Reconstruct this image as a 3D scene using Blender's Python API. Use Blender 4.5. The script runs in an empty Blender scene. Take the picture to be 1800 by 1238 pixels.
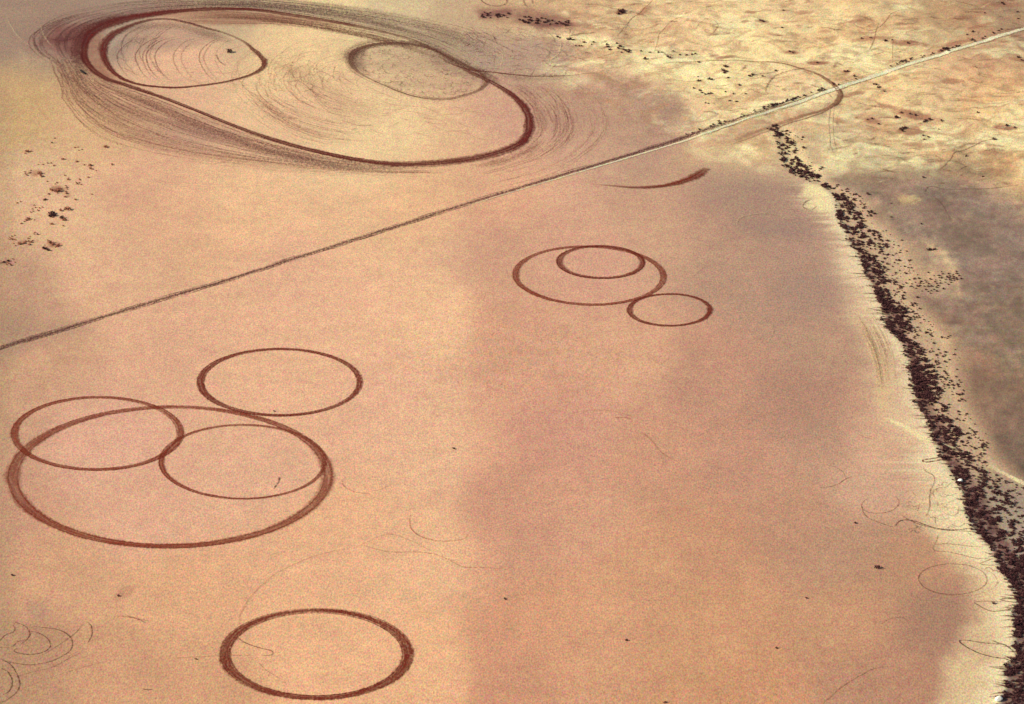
import bpy, math, random
import numpy as np
from mathutils import Vector

# ------------------------------------------------------------------ camera
FPX = 8000.0                      # focal length in photo pixels (photo 1800 wide)
DEP = math.radians(24.6)          # how far the lens looks down
DIST = 2285.0                     # slant distance to the middle of the view
CAMZ = DIST * math.sin(DEP)
CAMY = -DIST * math.cos(DEP)
scene = bpy.context.scene
cd = bpy.data.cameras.new("camera")
cam = bpy.data.objects.new("camera", cd)
scene.collection.objects.link(cam)
cd.sensor_width = 36.0
cd.lens = 36.0 * FPX / 1800.0
cd.clip_start = 5.0
cd.clip_end = 60000.0
cam.location = (0, CAMY, CAMZ)
cam.rotation_euler = (math.radians(90) - DEP, 0, 0)
scene.camera = cam

# ------------------------------------------------------------------ light
SUN_EL = math.radians(31)
SUN_AZ = math.radians(-104)       # from +Y, clockwise positive: the sun stands to the left, a little on the near side
w = bpy.data.worlds.new("World")
scene.world = w
w.use_nodes = True
nt = w.node_tree
sky = nt.nodes.new("ShaderNodeTexSky")
sky.sky_type = 'NISHITA'
sky.sun_disc = False
sky.sun_elevation = SUN_EL
sky.sun_rotation = SUN_AZ
bg = nt.nodes["Background"]
bg.inputs[1].default_value = 0.10
nt.links.new(sky.outputs[0], bg.inputs[0])
sl = bpy.data.lights.new("sun", 'SUN')
sl.energy = 5.0
sl.angle = math.radians(0.5)
sl.color = (1.0, 0.93, 0.82)
sun = bpy.data.objects.new("sun", sl)
scene.collection.objects.link(sun)
sd = Vector((math.cos(SUN_EL) * math.sin(SUN_AZ), math.cos(SUN_EL) * math.cos(SUN_AZ), math.sin(SUN_EL)))
sun.rotation_euler = sd.to_track_quat('Z', 'Y').to_euler()
scene.view_settings.view_transform = 'Standard'
scene.view_settings.look = 'None'
scene.view_settings.exposure = 0.36
scene.view_settings.gamma = 1.0
scene.render.engine = 'CYCLES'
scene.cycles.transparent_max_bounces = 48
scene.cycles.max_bounces = 3

rng = np.random.default_rng(11)
random.seed(5)
C = scene.collection

# ------------------------------------------------------------------ colour calibration
KCAL = np.array([1.42, 1.395, 1.47])    # radiance of a white horizontal sheet in this light, after exposure

def lin(c):
    c = np.asarray(c, float) / 255.0
    return np.where(c <= 0.04045, c / 12.92, ((c + 0.055) / 1.055) ** 2.4)

def alb(c):
    return lin(c) / KCAL

# ------------------------------------------------------------------ photo <-> ground
def unproject(px, py):
    """photo pixel (1800x1238) -> point of the flat ground"""
    px = np.asarray(px, float); py = np.asarray(py, float)
    u = (px - 900.0) / FPX; v = (619.0 - py) / FPX
    cs, sn = math.cos(DEP), math.sin(DEP)
    dy = cs + v * sn; dz = -sn + v * cs
    t = -CAMZ / dz
    return u * t, CAMY + dy * t

def project(x, y, z=0.0):
    dx = x; dy = y - CAMY; dz = z - CAMZ
    cs, sn = math.cos(DEP), math.sin(DEP)
    depth = dy * cs - dz * sn
    up = dy * sn + dz * cs
    return 900.0 + FPX * dx / depth, 619.0 - FPX * up / depth

def pxm(py):
    """photo pixels per metre (sideways) at image row py"""
    x0, y0 = unproject(900, py)
    return FPX / ((y0 - CAMY) * math.cos(DEP) + CAMZ * math.sin(DEP))

# ------------------------------------------------------------------ numpy noise
_T = rng.random((256, 256))
def vnoise(x, y):
    xi = np.floor(x).astype(int); yi = np.floor(y).astype(int)
    fx = x - xi; fy = y - yi
    fx = fx * fx * (3 - 2 * fx); fy = fy * fy * (3 - 2 * fy)
    a = _T[xi & 255, yi & 255]; b = _T[(xi + 1) & 255, yi & 255]
    c = _T[xi & 255, (yi + 1) & 255]; d = _T[(xi + 1) & 255, (yi + 1) & 255]
    return (a * (1 - fx) + b * fx) * (1 - fy) + (c * (1 - fx) + d * fx) * fy

def fbm(x, y, o=4, g=0.5):
    s = 0.0; a = 1.0; n = 0.0
    for k in range(o):
        s = s + a * vnoise(x * 2 ** k + 17.3 * k, y * 2 ** k + 9.1 * k); n += a; a *= g
    return s / n

def sstep(a, b, x):
    t = np.clip((x - a) / (b - a), 0, 1)
    return t * t * (3 - 2 * t)

def polysd(px, py, poly):
    """signed distance (photo px, inside positive) to a polygon"""
    P = np.asarray(poly, float); Q = np.roll(P, -1, axis=0)
    d2 = np.full(px.shape, 1e18); ins = np.zeros(px.shape, bool)
    for (x0, y0), (x1, y1) in zip(P, Q):
        ex, ey = x1 - x0, y1 - y0
        t = np.clip(((px - x0) * ex + (py - y0) * ey) / (ex * ex + ey * ey + 1e-9), 0, 1)
        d2 = np.minimum(d2, (px - x0 - t * ex) ** 2 + (py - y0 - t * ey) ** 2)
        if y0 != y1:
            c = ((y0 > py) != (y1 > py)) & (px < ex * (py - y0) / ey + x0)
            ins ^= c
    d = np.sqrt(d2)
    return np.where(ins, d, -d)

# ------------------------------------------------------------------ lines of the wash (photo rows -> columns)
WY = [225, 240, 260, 285, 305, 318, 330, 345, 360, 380, 400, 420, 440, 460, 480, 500, 520, 540, 560, 580, 600, 625, 650, 680, 700, 720, 740, 760, 780, 800, 826, 860, 880, 900, 930, 960, 1000, 1030, 1060, 1080, 1100, 1130, 1150, 1175, 1200, 1238, 1300]
WL = [1350, 1366, 1372, 1376, 1392, 1425, 1450, 1466, 1470, 1472, 1482, 1490, 1504, 1514, 1520, 1532, 1540, 1553, 1553, 1562, 1582, 1594, 1600, 1604, 1608, 1615, 1632, 1636, 1645, 1654, 1668, 1690, 1694, 1698, 1712, 1740, 1758, 1780, 1788, 1778, 1786, 1782, 1786, 1766, 1770, 1756, 1750]
WD = [1380, 1392, 1402, 1405, 1436, 1446, 1468, 1486, 1500, 1512, 1536, 1552, 1570, 1566, 1562, 1556, 1562, 1590, 1600, 1600, 1612, 1628, 1640, 1652, 1656, 1664, 1676, 1690, 1698, 1704, 1730, 1760, 1775, 1785, 1800, 1815, 1835, 1850, 1860, 1860, 1870, 1870, 1875, 1880, 1890, 1900, 1910]
WS = [1392, 1402, 1412, 1420, 1446, 1456, 1482, 1508, 1524, 1526, 1552, 1574, 1592, 1600, 1606, 1606, 1590, 1610, 1636, 1652, 1668, 1674, 1680, 1686, 1690, 1700, 1712, 1724, 1734, 1742, 1768, 1810, 1830, 1850, 1880, 1900, 1920, 1930, 1940, 1950, 1950, 1950, 1950, 1950, 1950, 1950, 1950]
PE_Y = [230, 300, 330, 360, 400, 450, 520, 545, 600, 700, 750, 790, 850, 900, 950, 1000, 1040, 1090, 1130, 1180, 1238, 1300]
PE_X = [1345, 1380, 1410, 1405, 1440, 1460, 1488, 1490, 1510, 1530, 1560, 1600, 1610, 1606, 1640, 1685, 1700, 1705, 1680, 1655, 1640, 1620]

# ------------------------------------------------------------------ ground relief
def relief_raw(x, y, px, py):
    hum = sstep(-40, 90, (px - 1240) * 0.45 + (290 - py))          # hummocky country in the far right
    hum = hum * sstep(0, 60, 330 - py) * sstep(840, 1000, px)
    z = 2.0 * hum * (fbm(x / 26.0 + 5, y / 34.0, 3) - 0.5)
    z = z + 1.0 * hum * (fbm(x / 9.0 + 3, y / 7.0, 2) - 0.5)
    wl = np.interp(py, WY, WL); ws = np.interp(py, WY, WS)
    inw = sstep(-8, 14, px - wl) * sstep(-10, 20, ws - px) * (py > 225)
    z = z - 0.5 * inw + 0.35 * inw * (fbm(x / 6.0, y / 6.0, 2) - 0.5)
    z = z + 0.5 * (fbm(x / 140.0 + 31, y / 140.0, 2) - 0.5)
    return z

def axis(lo, hi, step, far):
    core = np.arange(lo, hi + step * 0.5, step)
    ext = []; d = step * 3; p = hi
    while p < far:
        p += d; d *= 1.45; ext.append(p)
    ext2 = []; d = step * 3; p = lo
    while p > -far:
        p -= d; d *= 1.45; ext2.append(p)
    return np.concatenate([np.array(ext2[::-1]), core, np.array(ext)])

GX = axis(-305, 305, 0.75, 24000)
GY = axis(-405, 520, 1.45, 24000)
XX, YY = np.meshgrid(GX, GY)
YYc = np.maximum(YY, CAMY + 400)
PX, PY = project(XX, YYc)
PXc = np.clip(PX, -300, 2100); PYc = np.clip(PY, -260, 1500)
ZZ = relief_raw(XX, YY, PXc, PYc)
far = (np.abs(XX) > 420) | (YY > 640) | (YY < -520)
ZZ = np.where(far, 0.0, ZZ)

def height(x, y):
    i = np.clip(np.searchsorted(GX, x) - 1, 0, len(GX) - 2); j = np.clip(np.searchsorted(GY, y) - 1, 0, len(GY) - 2)
    fx = np.clip((x - GX[i]) / (GX[i + 1] - GX[i]), 0, 1); fy = np.clip((y - GY[j]) / (GY[j + 1] - GY[j]), 0, 1)
    return (ZZ[j, i] * (1 - fx) + ZZ[j, i + 1] * fx) * (1 - fy) + (ZZ[j + 1, i] * (1 - fx) + ZZ[j + 1, i + 1] * fx) * fy

# ------------------------------------------------------------------ ground soils
S = [
 (60,60,172,142,118),(30,200,200,162,115),(150,220,214,170,128),(60,320,215,180,135),(250,330,214,165,130),(430,370,230,188,140),
 (330,400,217,170,132),(600,380,228,186,140),(750,330,226,180,135),(30,500,188,153,118),(200,480,218,178,135),(60,640,200,160,122),
 (300,620,218,172,135),(600,560,226,180,140),(770,560,228,190,140),(480,670,224,178,138),(170,770,217,170,138),(450,800,221,175,138),
 (700,700,222,175,138),(780,780,224,180,138),(250,900,217,170,135),(600,950,225,178,132),(100,1000,205,160,120),(300,1050,218,172,125),
 (780,950,226,184,135),(40,1180,180,142,106),(200,1180,203,158,116),(550,1150,228,182,132),(780,1180,226,180,130),(350,1225,208,162,118),
 (0,900,195,150,118),(0,750,195,155,120),(120,400,222,184,138),(520,480,222,176,138),
 (300,90,226,176,142),(520,100,234,198,148),(700,230,236,202,152),(560,210,230,186,146),(800,225,224,184,140),(620,250,236,202,152),
 (890,320,220,170,132),(880,450,207,165,130),(900,600,210,164,128),(870,900,206,158,128),(1000,400,210,166,132),(1050,460,207,161,130),
 (1100,620,211,165,128),(1000,760,204,155,125),(1000,900,208,160,128),(1000,1100,210,160,122),(880,1180,204,154,120),(1150,800,204,154,122),
 (1150,1000,208,158,122),(1250,650,194,148,120),(1250,350,184,145,120),(1350,360,177,142,118),(1320,300,192,156,124),(1250,260,212,172,130),(1150,400,200,160,128),
 (1300,460,182,146,120),(1400,420,179,145,122),(1400,520,178,142,118),(1450,600,184,148,120),(1400,700,184,140,115),(1450,780,188,148,120),
 (1400,900,190,145,118),(1250,950,200,150,118),(1250,1100,205,155,118),(1500,950,185,145,115),(1600,1000,190,146,112),(1650,1090,172,132,106),
 (1500,1100,200,152,115),(1550,1200,186,140,110),(1300,800,196,148,120),(1520,850,206,166,135),(1550,790,212,172,138),(1300,1220,205,152,115),
 (1500,240,170,140,116),(1560,290,158,130,112),(1650,420,150,125,106),(1750,400,148,124,102),(1700,600,155,125,100),(1790,600,134,114,86),
 (1720,700,150,120,98),(1790,750,138,113,92),(1700,320,168,138,110),(1780,310,204,168,120),(1680,530,170,138,112),(1480,330,172,142,118),(1780,500,150,126,98),
 (1250,60,238,208,150),(1350,100,250,228,162),(1450,60,240,208,148),(1550,150,238,206,146),(1700,50,202,166,122),(1790,10,152,128,102),(1400,10,215,180,135),(1560,20,215,178,130),
 (1650,110,220,185,135),(1600,240,234,208,150),(1750,200,236,205,142),(1780,250,236,208,145),(1300,170,242,216,156),(1230,150,246,222,160),(1180,210,178,142,120),(1090,170,196,156,128),
 (1000,200,199,155,127),(1050,240,202,160,130),(1150,250,188,150,124),(880,220,207,160,132),(1000,20,216,178,132),(900,5,206,172,128),(1130,40,222,190,142),
 (1130,75,232,200,148),(950,90,190,155,128),(700,15,216,192,148),(800,40,196,168,130),(600,5,232,206,152),(400,3,188,162,128),(200,15,170,146,124),
 (1430,240,182,148,120),(1400,150,226,192,148),(1250,215,216,178,132),(1100,115,230,198,148),(1180,120,240,212,155),(850,290,218,170,132),
]
S = np.array(S, float)
pl_ = (S[:, 1] > 300) & (S[:, 0] < 1120)
ye = np.maximum(0, S[:, 3] - (S[:, 2] + S[:, 4]) / 2 + 3)
S[:, 3] -= np.where(pl_, .7 * ye, 0.25 * ye * (S[:, 0] < 1000))
S[:, 4] -= np.where((S[:, 1] > 850) & (S[:, 0] > 830) & (S[:, 0] < 1500), 3, 0)
hr_ = (S[:, 1] < 260) & (S[:, 0] > 1200); S[:, 3] -= np.where(hr_, 5, 0); S[:, 2] += np.where(hr_, 3, 0)
S[:, 3] += np.where((S[:, 1] < 460) & (S[:, 0] < 800), 3, 0)
S[:, 2] += np.where(pl_, 6, 3); S[:, 4] += np.where(pl_, 5, 2); S[:, 3] += np.where(pl_, 1, 0)

print("painting soils", XX.shape)
wx = PXc + 30 * (fbm(XX / 40.0, YY / 70.0, 3) - 0.5); wy = PYc + 24 * (fbm(XX / 40.0 + 50, YY / 70.0 + 9, 3) - 0.5)
num = np.zeros(XX.shape + (3,)); den = np.full(XX.shape, 1e-12)
for sx, sy, r, g, b in S:
    wgt = 1.0 / (((wx - sx) ** 2 + (1.15 * (wy - sy)) ** 2) / 5200.0 + 1.0) ** 3.0
    # left and right samples differ a little in tone
    num += wgt[..., None] * np.array([r, g, b]); den += wgt
COL = num / den[..., None]
# tone step painted in at the middle line: paler left, darker and redder right
sx_ = (wx - PXc) * .8 + PXc - 823
st_ = sstep(-45, 45, sx_); fd = np.clip(1 - np.abs(sx_) / 260.0, 0, 1) * sstep(330, 430, PYc)
COL *= 1 + fd[..., None] * ((1 - st_)[..., None] * np.array([.012, .022, .02]) - st_[..., None] * np.array([.022, .05, .045]))

def lay(mask, col):
    global COL
    m = np.clip(mask, 0, 1)[..., None]
    COL = COL * (1 - m) + np.asarray(col, float) * m

n_small = fbm(XX / 9.0, YY / 14.0, 4); n_mid = fbm(XX / 30.0 + 7, YY / 50.0, 3); n_str = fbm(XX / 34.0 + 3, YY / 9.0 + 4, 4, 0.6)
n_fine = fbm(XX / 3.0, YY / 4.5, 3)
# horizontal wisps all over the dry lake, very weak
COL *= (1 + 0.045 * (n_str - 0.5) + 0.05 * (n_mid - 0.5) + 0.06 * (n_small - 0.5) + 0.07 * (n_fine - 0.5))[..., None]

def soft(poly, feather, amt, col, warp=10, rough=0.5):
    xs = [p[0] for p in poly]; ys = [p[1] for p in poly]
    m = 3 * feather + 2 * warp
    bx = (PXc > min(xs) - m) & (PXc < max(xs) + m) & (PYc > min(ys) - m) & (PYc < max(ys) + m)
    if not bx.any(): return
    qx = PXc[bx] + warp * (n_small[bx] - 0.5) * 2; qy = PYc[bx] + warp * 0.6 * (n_fine[bx] - 0.5) * 2
    s = sstep(-feather, feather, polysd(qx, qy, poly))
    s = s * amt * (1 - rough + rough * 2 * n_str[bx])
    s = np.clip(s, 0, 1)[:, None]
    COL[bx] = COL[bx] * (1 - s) + np.asarray(col, float) * s

# soil darkened by many crossing wheel tracks round the great oval
soft([(20,60),(70,25),(150,12),(240,8),(330,4),(330,14),(230,28),(170,55),(146,85),(140,112),(95,100),(50,90)], 14, .6, (150,112,100), 10)
soft([(-40,-20),(270,-20),(160,28),(90,50),(50,80),(0,120),(-40,120)], 22, .7, (160,130,112), 14)
soft([(-60,110),(14,110),(20,560),(10,800),(30,1260),(-60,1260)], 26, .45, (176,142,108), 10, .3)  # no tracks here: vignette-like darkening of the left edge, painted into the colour
soft([(-40,540),(60,540),(30,640),(-40,660)], 30, .4, (168,134,108), 10, .3)
soft([(150,50),(200,34),(190,50),(176,85),(190,125),(215,146),(180,140),(150,110)], 9, .5, (138,80,64), 5, .7)
soft([(100,45),(160,45),(150,75),(140,100),(100,85),(70,75)], 12, .7, (124,72,66), 8)
soft([(205,60),(240,45),(300,38),(350,50),(400,62),(340,78),(290,92),(245,96),(215,110),(195,112),(190,85)], 12, .55, (172,138,120), 8)
soft([(190,60),(215,55),(225,75),(210,110),(190,108),(184,85)], 8, .5, (178,154,134), 5)
soft([(270,22),(330,17),(400,16),(480,24),(560,34),(620,44),(560,44),(470,42),(420,44),(350,42),(300,32)], 6, .75, (170,122,96), 5)
soft([(420,3),(500,8),(600,20),(700,42),(820,75),(900,110),(850,130),(800,100),(720,66),(600,38),(500,22),(420,14)], 10, .6, (172,146,120), 8)
soft([(170,150),(240,168),(320,195),(400,225),(500,262),(600,288),(690,296),(560,294),(430,280),(330,268),(250,245),(190,205),(150,160)], 26, .38, (188,142,120), 14, 1.2)
soft([(290,205),(350,205),(420,235),(390,255),(310,250),(280,230)], 24, .15, (166,128,112), 12, .9)
soft([(620,95),(660,82),(720,80),(790,100),(850,145),(830,165),(760,175),(700,160),(650,140),(620,115)], 16, .42, (186,152,122), 10, 1.2)
soft([(608,95),(630,84),(645,88),(636,110),(648,130),(625,126)], 8, .6, (140,106,88), 6)
soft([(740,88),(790,95),(850,130),(860,148),(820,140),(770,120)], 12, .45, (156,126,104), 8)
soft([(820,60),(880,60),(960,70),(1010,85),(1000,120),(930,132),(860,128),(820,110)], 14, .6, (182,150,130), 12, .9)
soft([(830,135),(900,135),(1000,138),(1030,160),(960,170),(900,160)], 12, .35, (168,132,112), 8)
soft([(960,150),(1080,140),(1160,165),(1215,200),(1200,235),(1080,240),(960,225)], 30, .6, (182,142,118), 12)
soft([(1110,155),(1160,165),(1210,195),(1200,230),(1130,225)], 24, .45, (166,132,112), 12)
soft([(835,14),(900,10),(1000,22),(1060,35),(1085,52),(1000,52),(900,40),(840,34)], 8, .7, (172,130,104), 8, .6)
soft([(910,22),(1000,28),(1010,44),(950,48),(900,38)], 6, .55, (120,72,66), 6, .8)
soft([(840,20),(895,18),(900,30),(845,34)], 5, .6, (130,80,74), 5, .8)
soft([(960,60),(1030,62),(1120,78),(1230,92),(1320,106),(1230,118),(1120,108),(1030,84)], 7, .8, (252,230,172), 6, .5)
soft([(1150,104),(1260,112),(1310,150),(1280,195),(1215,175),(1190,150),(1120,118)], 16, .55, (252,230,168), 12, .5)
soft([(1320,120),(1400,122),(1465,150),(1460,175),(1380,185),(1300,195),(1280,160)], 14, .4, (222,184,146), 8, .5)
soft([(1390,95),(1450,90),(1530,100),(1540,125),(1470,130),(1400,115)], 14, .55, (255,242,188), 8, .5)
# grey, still damp silt on the lake
soft([(1230,300),(1330,290),(1400,330),(1400,380),(1330,400),(1240,360)], 46, .62, (164,134,116), 26)
soft([(1290,390),(1400,385),(1440,415),(1400,425),(1310,405)], 12, .6, (160,130,116), 8)
soft([(1600,1050),(1680,1050),(1698,1095),(1672,1130),(1640,1110)], 24, .4, (164,126,104), 10)
soft([(1380,470),(1470,480),(1490,540),(1420,560),(1360,520)], 34, .5, (164,134,118), 16)
soft([(1330,660),(1430,640),(1490,730),(1470,790),(1380,760)], 40, .4, (170,132,112), 16)
# dark silt beyond the wash
wsp_ = np.interp(PYc, WY, WS)
soft([(1400,230),(1500,225),(1560,255),(1560,285),(1460,270),(1400,250)], 22, .6, (154,126,108), 16)
soft([(1460,262),(1600,270),(1680,330),(1800,345),(1810,640),(1700,620),(1620,520),(1680,470),(1650,420),(1560,360),(1500,320)], 26, .65, (144,117,102), 20, .3)
soft([(1470,225),(1540,235),(1575,262),(1540,285),(1480,272),(1440,240)], 20, .4, (150,122,106), 16)
soft([(1690,640),(1810,660),(1810,860),(1760,815),(1715,740)], 22, .6, (128,100,84), 14)
soft([(1560,262),(1660,300),(1700,350),(1790,370),(1800,470),(1700,450),(1600,350)], 30, .3, (144,120,104), 18)
soft([(1590,550),(1690,560),(1700,590),(1640,580)], 14, .4, (128,94,80), 8)
soft([(1700,620),(1760,640),(1740,760),(1700,700)], 22, .35, (138,102,84), 12)
soft([(1560,420),(1640,425),(1680,450),(1692,520),(1640,520),(1580,490)], 12, .55, (202,168,132), 10)
soft([(1560,425),(1620,430),(1640,470),(1600,468)], 10, .5, (160,128,108), 8)
soft([(1576,345),(1605,343),(1620,350),(1612,360),(1584,360)], 4, .8, (205,170,128), 3)
soft([(1620,425),(1665,440),(1685,490),(1690,520),(1680,500),(1655,450)], 5, .6, (212,176,135), 4)
soft([(1600,565),(1650,575),(1680,600),(1670,610),(1630,585)], 8, .55, (206,168,124), 5)
soft([(1650,572),(1740,575),(1745,580),(1670,586)], 5, .5, (190,165,130), 4)
soft([(1440,262),(1500,272),(1500,285),(1455,282)], 8, .4, (208,176,140), 6)

dsm = sstep(-10, 30, PXc - wsp_) * sstep(225, 260, PYc)
COL *= (1 + dsm * (0.20 * (n_mid - .5) + 0.12 * (n_str - .5) + 0.26 * (n_small - .5) + 0.22 * (n_fine - .5)))[..., None]
COL[..., 0] *= 1 + dsm * 0.10 * (fbm(XX / 7.0 + 70, YY / 9.0, 3) - .5); COL[..., 2] *= 1 - dsm * 0.10 * (fbm(XX / 40.0 + 20, YY / 50.0, 2) - .45)
# pale salt margin along the wash
playa = sstep(290, 380, PYc) * sstep(10, -30, PXc - np.interp(PYc, PE_Y, PE_X))
COL *= 1 + playa[..., None] * np.array([0.0, -.012, -.012])
pe = np.interp(PYc, PE_Y, PE_X); wl = np.interp(PYc, WY, WL); wdn = np.interp(PYc, WY, WD); wsp = np.interp(PYc, WY, WS)
qx = PXc + 22 * (n_small - 0.5) + 14 * (n_str - 0.5)
mm = sstep(-20, 34, qx - pe) * sstep(-14, 6, wl + 6 - PXc) * (PYc > 300)
lay(mm * 0.5 * (0.5 + 1.0 * n_str), (226, 188, 150))
low = sstep(800, 900, PYc)
lay(mm * low * 0.6 * (0.4 + 1.2 * n_small), (228, 198, 150))
# bright crust against the thicket
bw = np.interp(PYc, [320, 350, 380, 420, 500, 560, 640, 700, 740, 780, 830, 900, 960, 1040, 1238], [30, 45, 22, 18, 26, 20, 13, 12, 18, 26, 44, 56, 46, 30, 36])
fing = -0.1 + 2.2 * fbm(XX / 45.0, YY / 3.0, 3)
lo2 = sstep(840, 920, PYc); fing = fing * (1 - .7 * lo2) + .7 * lo2
fing = np.maximum(fing, .12) * (0.6 + 0.8 * fbm(XX / 60.0 + 8, YY / 16.0, 2))
br = sstep(-1.0, 0.85, (PXc - (wl - bw * fing)) / np.maximum(bw * fing, 2)) * sstep(-4, 3, wl + 9 - PXc) * (PYc > 315) * sstep(315, 340, PYc)
lay(br * (0.5 + 0.5 * n_fine), (247, 226, 180))
wash_ = sstep(-95, 0, PXc - wl) * sstep(0, 5, wl + 9 - PXc) * sstep(420, 470, PYc) * sstep(820, 760, PYc)
lay(wash_ * .45 * (.5 + n_small), (234, 204, 164))
# ground between the shrubs of the wash
ins = sstep(-4, 6, PXc - wl) * sstep(-14, 12, wsp - PXc) * sstep(222, 240, PYc)
lay(ins * (1 - low) * 0.75, (212, 178, 140)); lay(ins * low * 0.8, (172, 154, 132))
core = wl + (wdn - wl) * np.interp(PYc, [230, 400, 520, 560, 800, 1000], [.3, .3, .6, .7, .55, .55])
lay(ins * sstep(6, -10, PXc - core) * sstep(0, 8, PXc - wl) * np.interp(PYc, [300, 380, 480, 530], [.3, .15, .5, .7]) * (0.1 + 1.5 * n_fine), (104, 66, 62))
edge = sstep(-6, 8, PXc - wsp) * sstep(-34, -6, wsp - PXc) * (PYc > 340)
lay(edge * 0.45, (196, 160, 124))
soft([(1552,733),(1580,740),(1625,765),(1640,780),(1618,772),(1580,748)], 3, .9, (244,222,166), 2, .2)
soft([(1418,322),(1440,322),(1458,345),(1462,372),(1440,372),(1412,365),(1422,350),(1405,345)], 7, .7, (246,224,166), 5, .3)
soft([(1500,560),(1530,575),(1560,640),(1566,700),(1556,740),(1540,700),(1545,650),(1520,600)], 10, .55, (220,182,136), 5, .6)

lay(sstep(-40, 90, (PXc - 1240) * 0.45 + (290 - PYc)) * sstep(0, 60, 335 - PYc) * sstep(1200, 1320, PXc) * sstep(1740, 1560, PXc) * .5, (253, 230, 166))
# hummocky yellow country: brown and white streaks, lens shaped hollows
hum = sstep(-40, 90, (PXc - 1240) * 0.45 + (290 - PYc)) * sstep(0, 60, 335 - PYc) * sstep(860, 1010, PXc)
hx = XX + 26 * (fbm(XX / 18.0 + 60, YY / 26.0, 3) - .5); hy = YY + 34 * (fbm(XX / 24.0 + 80, YY / 26.0, 3) - .5)
dn1 = sstep(.46, .74, fbm(hx / 19.0 + 2, hy / 19.0, 5, .62)); dn2 = sstep(.48, .74, fbm(hx / 26.0 + 12, hy / 20.0 + 5, 5, .62))
lay(hum * dn1 * .38 * (.4 + 1.2 * n_fine), (198, 142, 102)); lay(hum * dn2 * .75, (255, 240, 182))
lay(hum * sstep(.5, .68, fbm(hx / 9.0 + 40, hy / 4.5, 4, .65)) * .34, (160, 112, 84))
tr = sstep(1480, 1700, PXc) * sstep(150, 20, PYc)
lay(hum * tr * .6 * (0.3 + 1.2 * n_small), (172, 138, 104))
LENS = [(1438,111,20,4.5,0,.8),(1598,76,34,5,3,.7),(1340,37,13,3,5,.6),(1392,92,14,3.5,0,.6),(1487,127,10,3,0,.7),(1520,68,22,5,-5,.45),(1662,88,15,5,-8,.8),
 (1672,141,20,5,0,.6),(1612,203,44,8,12,.75),(1600,230,26,8,0,.65),(1534,214,18,6,10,.6),(1765,223,24,4,3,.75),(1320,22,12,3,0,.6),(1500,37,30,3,-8,.5),
 (1412,22,18,4,0,.5),(1550,66,20,4,0,.5),(1600,50,24,3,0,.4),(1680,75,26,4,-10,.6),(1450,55,12,3,0,.4),(1360,60,16,2.5,6,.4),(1700,30,30,5,-6,.4),(1760,8,44,6,0,.5),
 (1725,45,30,3,-12,.5),(1475,155,16,3,-10,.5),(1500,165,30,4,-14,.5),(1560,186,20,4,6,.5),(1700,175,24,3,6,.35),(1620,255,34,5,4,.4),(1740,270,24,5,0,.4),(1745,300,30,5,6,.35),
 (1310,37,9,3,0,.6),(1255,97,10,3,-6,.5),(1275,100,20,2.5,-8,.5),(1790,105,16,4,10,.55),(1091,22,12,5,-3,.9),(1130,20,16,5,-30,.4)]
LENS += [(x_, y_, w_ * .75, w_ * .42, 0, .42) for x_, y_, w_ in ((48,266,8),(92,378,12),(104,333,16),(98,430,16),(66,303,13),(60,308,9),(119,344,8),(101,335,9),(71,305,8),(120,367,7),(91,376,9),(110,384,8),(90,428,12),(80,437,10),(50,386,9),(40,427,11),(117,330,6),(135,284,5),(158,292,6),(14,460,9),(97,332,12),(186,257,8))]
for cx, cy, hw, hh, rot, am in LENS:
    a = math.radians(rot); dx = PXc - cx; dy = PYc - cy
    u = (dx * math.cos(a) + dy * math.sin(a)) / hw; v = (-dx * math.sin(a) + dy * math.cos(a)) / hh
    r = np.sqrt(u * u + v * v) + 0.7 * (n_fine - 0.5)
    lay(am * sstep(1.15, .6, r), (160, 104, 80))
# smudge of trampled brown soil under the road, right of the lake
soft([(1240,245),(1330,212),(1400,196),(1470,178),(1478,190),(1400,215),(1330,240),(1270,262)], 7, .5, (180,132,104), 5)
# cloudy dark stains at the left edge
soft([(0,555),(120,560),(160,580),(40,620),(0,625)], 14, .25, (150,120,105), 8)
soft([(40,1060),(80,1055),(90,1080),(60,1090)], 8, .3, (165,128,112), 6)
soft([(215,1030),(240,1030),(232,1046),(205,1058),(196,1052)], 4, .35, (165,110,92), 3)

COL = np.clip(COL, 4, 254)
ALB = np.clip(alb(COL), 0.01, 0.93)

def ground_mesh():
    ny, nx = XX.shape
    me = bpy.data.meshes.new("lake_bed")
    co = np.stack([XX, YY, ZZ], -1).reshape(-1, 3)
    idx = np.arange(ny * nx).reshape(ny, nx)
    f = np.stack([idx[:-1, :-1], idx[:-1, 1:], idx[1:, 1:], idx[1:, :-1]], -1).reshape(-1)
    nf = (ny - 1) * (nx - 1)
    me.vertices.add(ny * nx); me.vertices.foreach_set("co", co.ravel())
    me.loops.add(nf * 4); me.loops.foreach_set("vertex_index", f)
    me.polygons.add(nf); me.polygons.foreach_set("loop_start", np.arange(nf) * 4)
    me.update()
    me.polygons.foreach_set("use_smooth", np.ones(nf, bool))
    at = me.color_attributes.new("soil", 'FLOAT_COLOR', 'POINT')
    at.data.foreach_set("color", np.concatenate([ALB.reshape(-1, 3), np.ones((ny * nx, 1))], 1).ravel())
    return me

# ------------------------------------------------------------------ materials
def nodes(name):
    m = bpy.data.materials.new(name); m.use_nodes = True
    t = m.node_tree; t.nodes.clear()
    return m, t

def N(t, kind, **kw):
    n = t.nodes.new(kind)
    for k, v in kw.items():
        if k.startswith('_'): setattr(n, k[1:], v)
        else: n.inputs[k].default_value = v
    return n

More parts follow.
